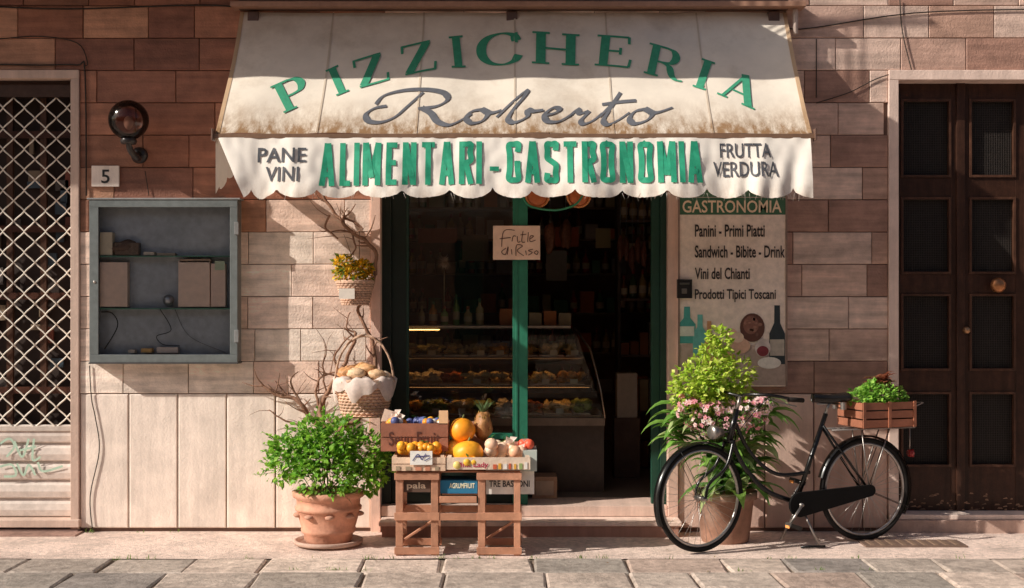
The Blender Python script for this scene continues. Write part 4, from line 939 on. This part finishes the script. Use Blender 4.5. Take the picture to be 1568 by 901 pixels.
for s_,dv_ in((-1,(-.10,-.13)),(1,(.10,.13))):
    l=s_*.085; q0=T(.73,.29,l); q1=q0+ax*dv_[0]+Vector((0,0,dv_[1])); fm.tube([q0,q1],.009,ch_,'metal'); fm.tube([q1,q1+lat*s_*.09],.006,ch_,'metal')
    fm.box(q1+lat*s_*.055,(.09,.075,.026),(.05,.045,.04),'rubber',Matrix.Rotation(math.atan2(ax.y,ax.x)+.0,3,'Z')@Matrix.Rotation(.35,3,'Y'))
    fm.box(q1+lat*s_*.055-ax*.047,(.004,.05,.018),(.9,.35,.1),'ink',Matrix.Rotation(math.atan2(ax.y,ax.x),3,'Z'))
fm.tube([T(.76,.26,-.03),T(.83,.02,-.14)],.009,ch_,'metal'); fm.tube([T(.76,.26,.03),T(.70,.02,.14)],.009,ch_,'metal'); fm.tube([T(.70,.012,-.12),T(.87,.012,-.15)],.009,bk_,'black')
for l in(-.06,.06):
    fm.tube([T(.98,.79,l),T(1.66,.79,l)],.006,ch_,'metal'); fm.tube([T(WB,wr,l),T(1.22,.79,l)],.005,ch_,'metal'); fm.tube([T(WB,wr,l),T(1.45,.79,l)],.005,ch_,'metal')
for a_ in (1.1,1.25,1.4,1.55,1.66): fm.tube([T(a_,.79,-.06),T(a_,.79,.06)],.005,ch_,'metal')
fm.lathe([(0,-.01),(.025,-.01),(.03,.02),(0,.02)],T(1.66,.60),(.3,.02,.02),'black',axis=(ax.x,ax.y,0))
fm.tube([T(1.66,.79,0),T(1.66,.60,0)],.005,ch_,'metal')
fm.obj('frame',E)
rc=MB(); rz=Matrix.Rotation(math.atan2(ax.y,ax.x),3,'Z'); tc_=(.42,.16,.09)
a0,a1,l0,l1,z0,z1=1.17,1.60,-.15,.15,.805,.97
for k,(zz,hh) in enumerate(((z0+.03,.05),(z0+.09,.05),(z0+.15,.05))):
    for l in(l0,l1): rc.box(T((a0+a1)/2,zz,l),(a1-a0,.008,hh),jit(tc_,.15),'wood',rz)
    for a_ in(a0,a1): rc.box(T(a_,zz,0),(.008,l1-l0,hh),jit(tc_,.15),'wood',rz)
for a_ in(a0+.01,(a0+a1)/2,a1-.01):
    for l in(l0-.007,l1+.007): rc.box(T(a_,z0+.09,l),(.022,.008,.18),jit(tc_,.1),'wood',rz)
rc.box(T((a0+a1)/2,z0+.006,0),(a1-a0,l1-l0-.01,.01),tc_,'wood',rz); rc.box(T((a0+a1)/2,z0+.11,0),(a1-a0-.02,l1-l0-.02,.09),(.06,.04,.03),'bark',rz)
rc.tube([T(a1,.93,-.1),T(a1+.1,.965,-.1),T(a1+.12,.96,.0)],.004,ch_,'metal',n=5)
rc.obj('crate',E)
rp=MB(); bl4=[(T(1.25,1.0,0),(.09,.11,.06)),(T(1.38,1.03,-.03),(.12,.13,.075)),(T(1.50,1.01,0),(.10,.12,.06)),(T(1.33,1.07,-.02),(.07,.08,.05))]
foliage(rp,bl4,1200,.032,[(.32,.62,.08),(.44,.72,.13),(.2,.46,.06)],wr=.8)
c=T(1.42,1.13,0)
for k in range(46):
    a=U(0,6.28); rp.blade(c+Vector((U(-.04,.04),U(-.04,.04),U(-.07,.02))),(math.cos(a),math.sin(a),U(.1,.9)),U(.07,.14),.04,1.4,jit(R.choice([(.28,.08,.04),(.38,.14,.08),(.24,.15,.07)]),.25),n=4)
rp.obj('crate_plants',E)
# ================================================================ LIGHT, SKY, CAMERA
D=Vector(SD).normalized()
sl=bpy.data.lights.new('Sun','SUN'); sl.energy=5.0; sl.angle=math.radians(.5); sl.color=(1,.94,.84)
so=bpy.data.objects.new('sun',sl); so.rotation_euler=D.to_track_quat('-Z','Y').to_euler(); so.location=(-8,-4,9); bpy.context.scene.collection.objects.link(so)
w=bpy.data.worlds.new('World'); bpy.context.scene.world=w; w.use_nodes=True; N=w.node_tree.nodes; L=w.node_tree.links
bg=[n for n in N if n.type=='BACKGROUND'][0]; sk=N.new('ShaderNodeTexSky'); sk.sky_type='NISHITA'; sk.sun_disc=False
sk.air_density=.8; sk.dust_density=3.0; sk.ozone_density=.6
sk.sun_elevation=math.asin(-D.z); sk.sun_rotation=math.atan2(-D.x,-D.y); L.new(sk.outputs[0],bg.inputs[0]); bg.inputs[1].default_value=.075
cam=bpy.data.cameras.new('Camera'); cam.sensor_width=36; cam.lens=FP/1568*36; cam.clip_end=300
co=bpy.data.objects.new('camera',cam); co.location=(0,-CD,CH); co.rotation_euler=(math.radians(90),0,0); bpy.context.scene.collection.objects.link(co)
sc_=bpy.context.scene; sc_.camera=co; sc_.view_settings.view_transform='Standard'; sc_.view_settings.look='None'; sc_.view_settings.exposure=0
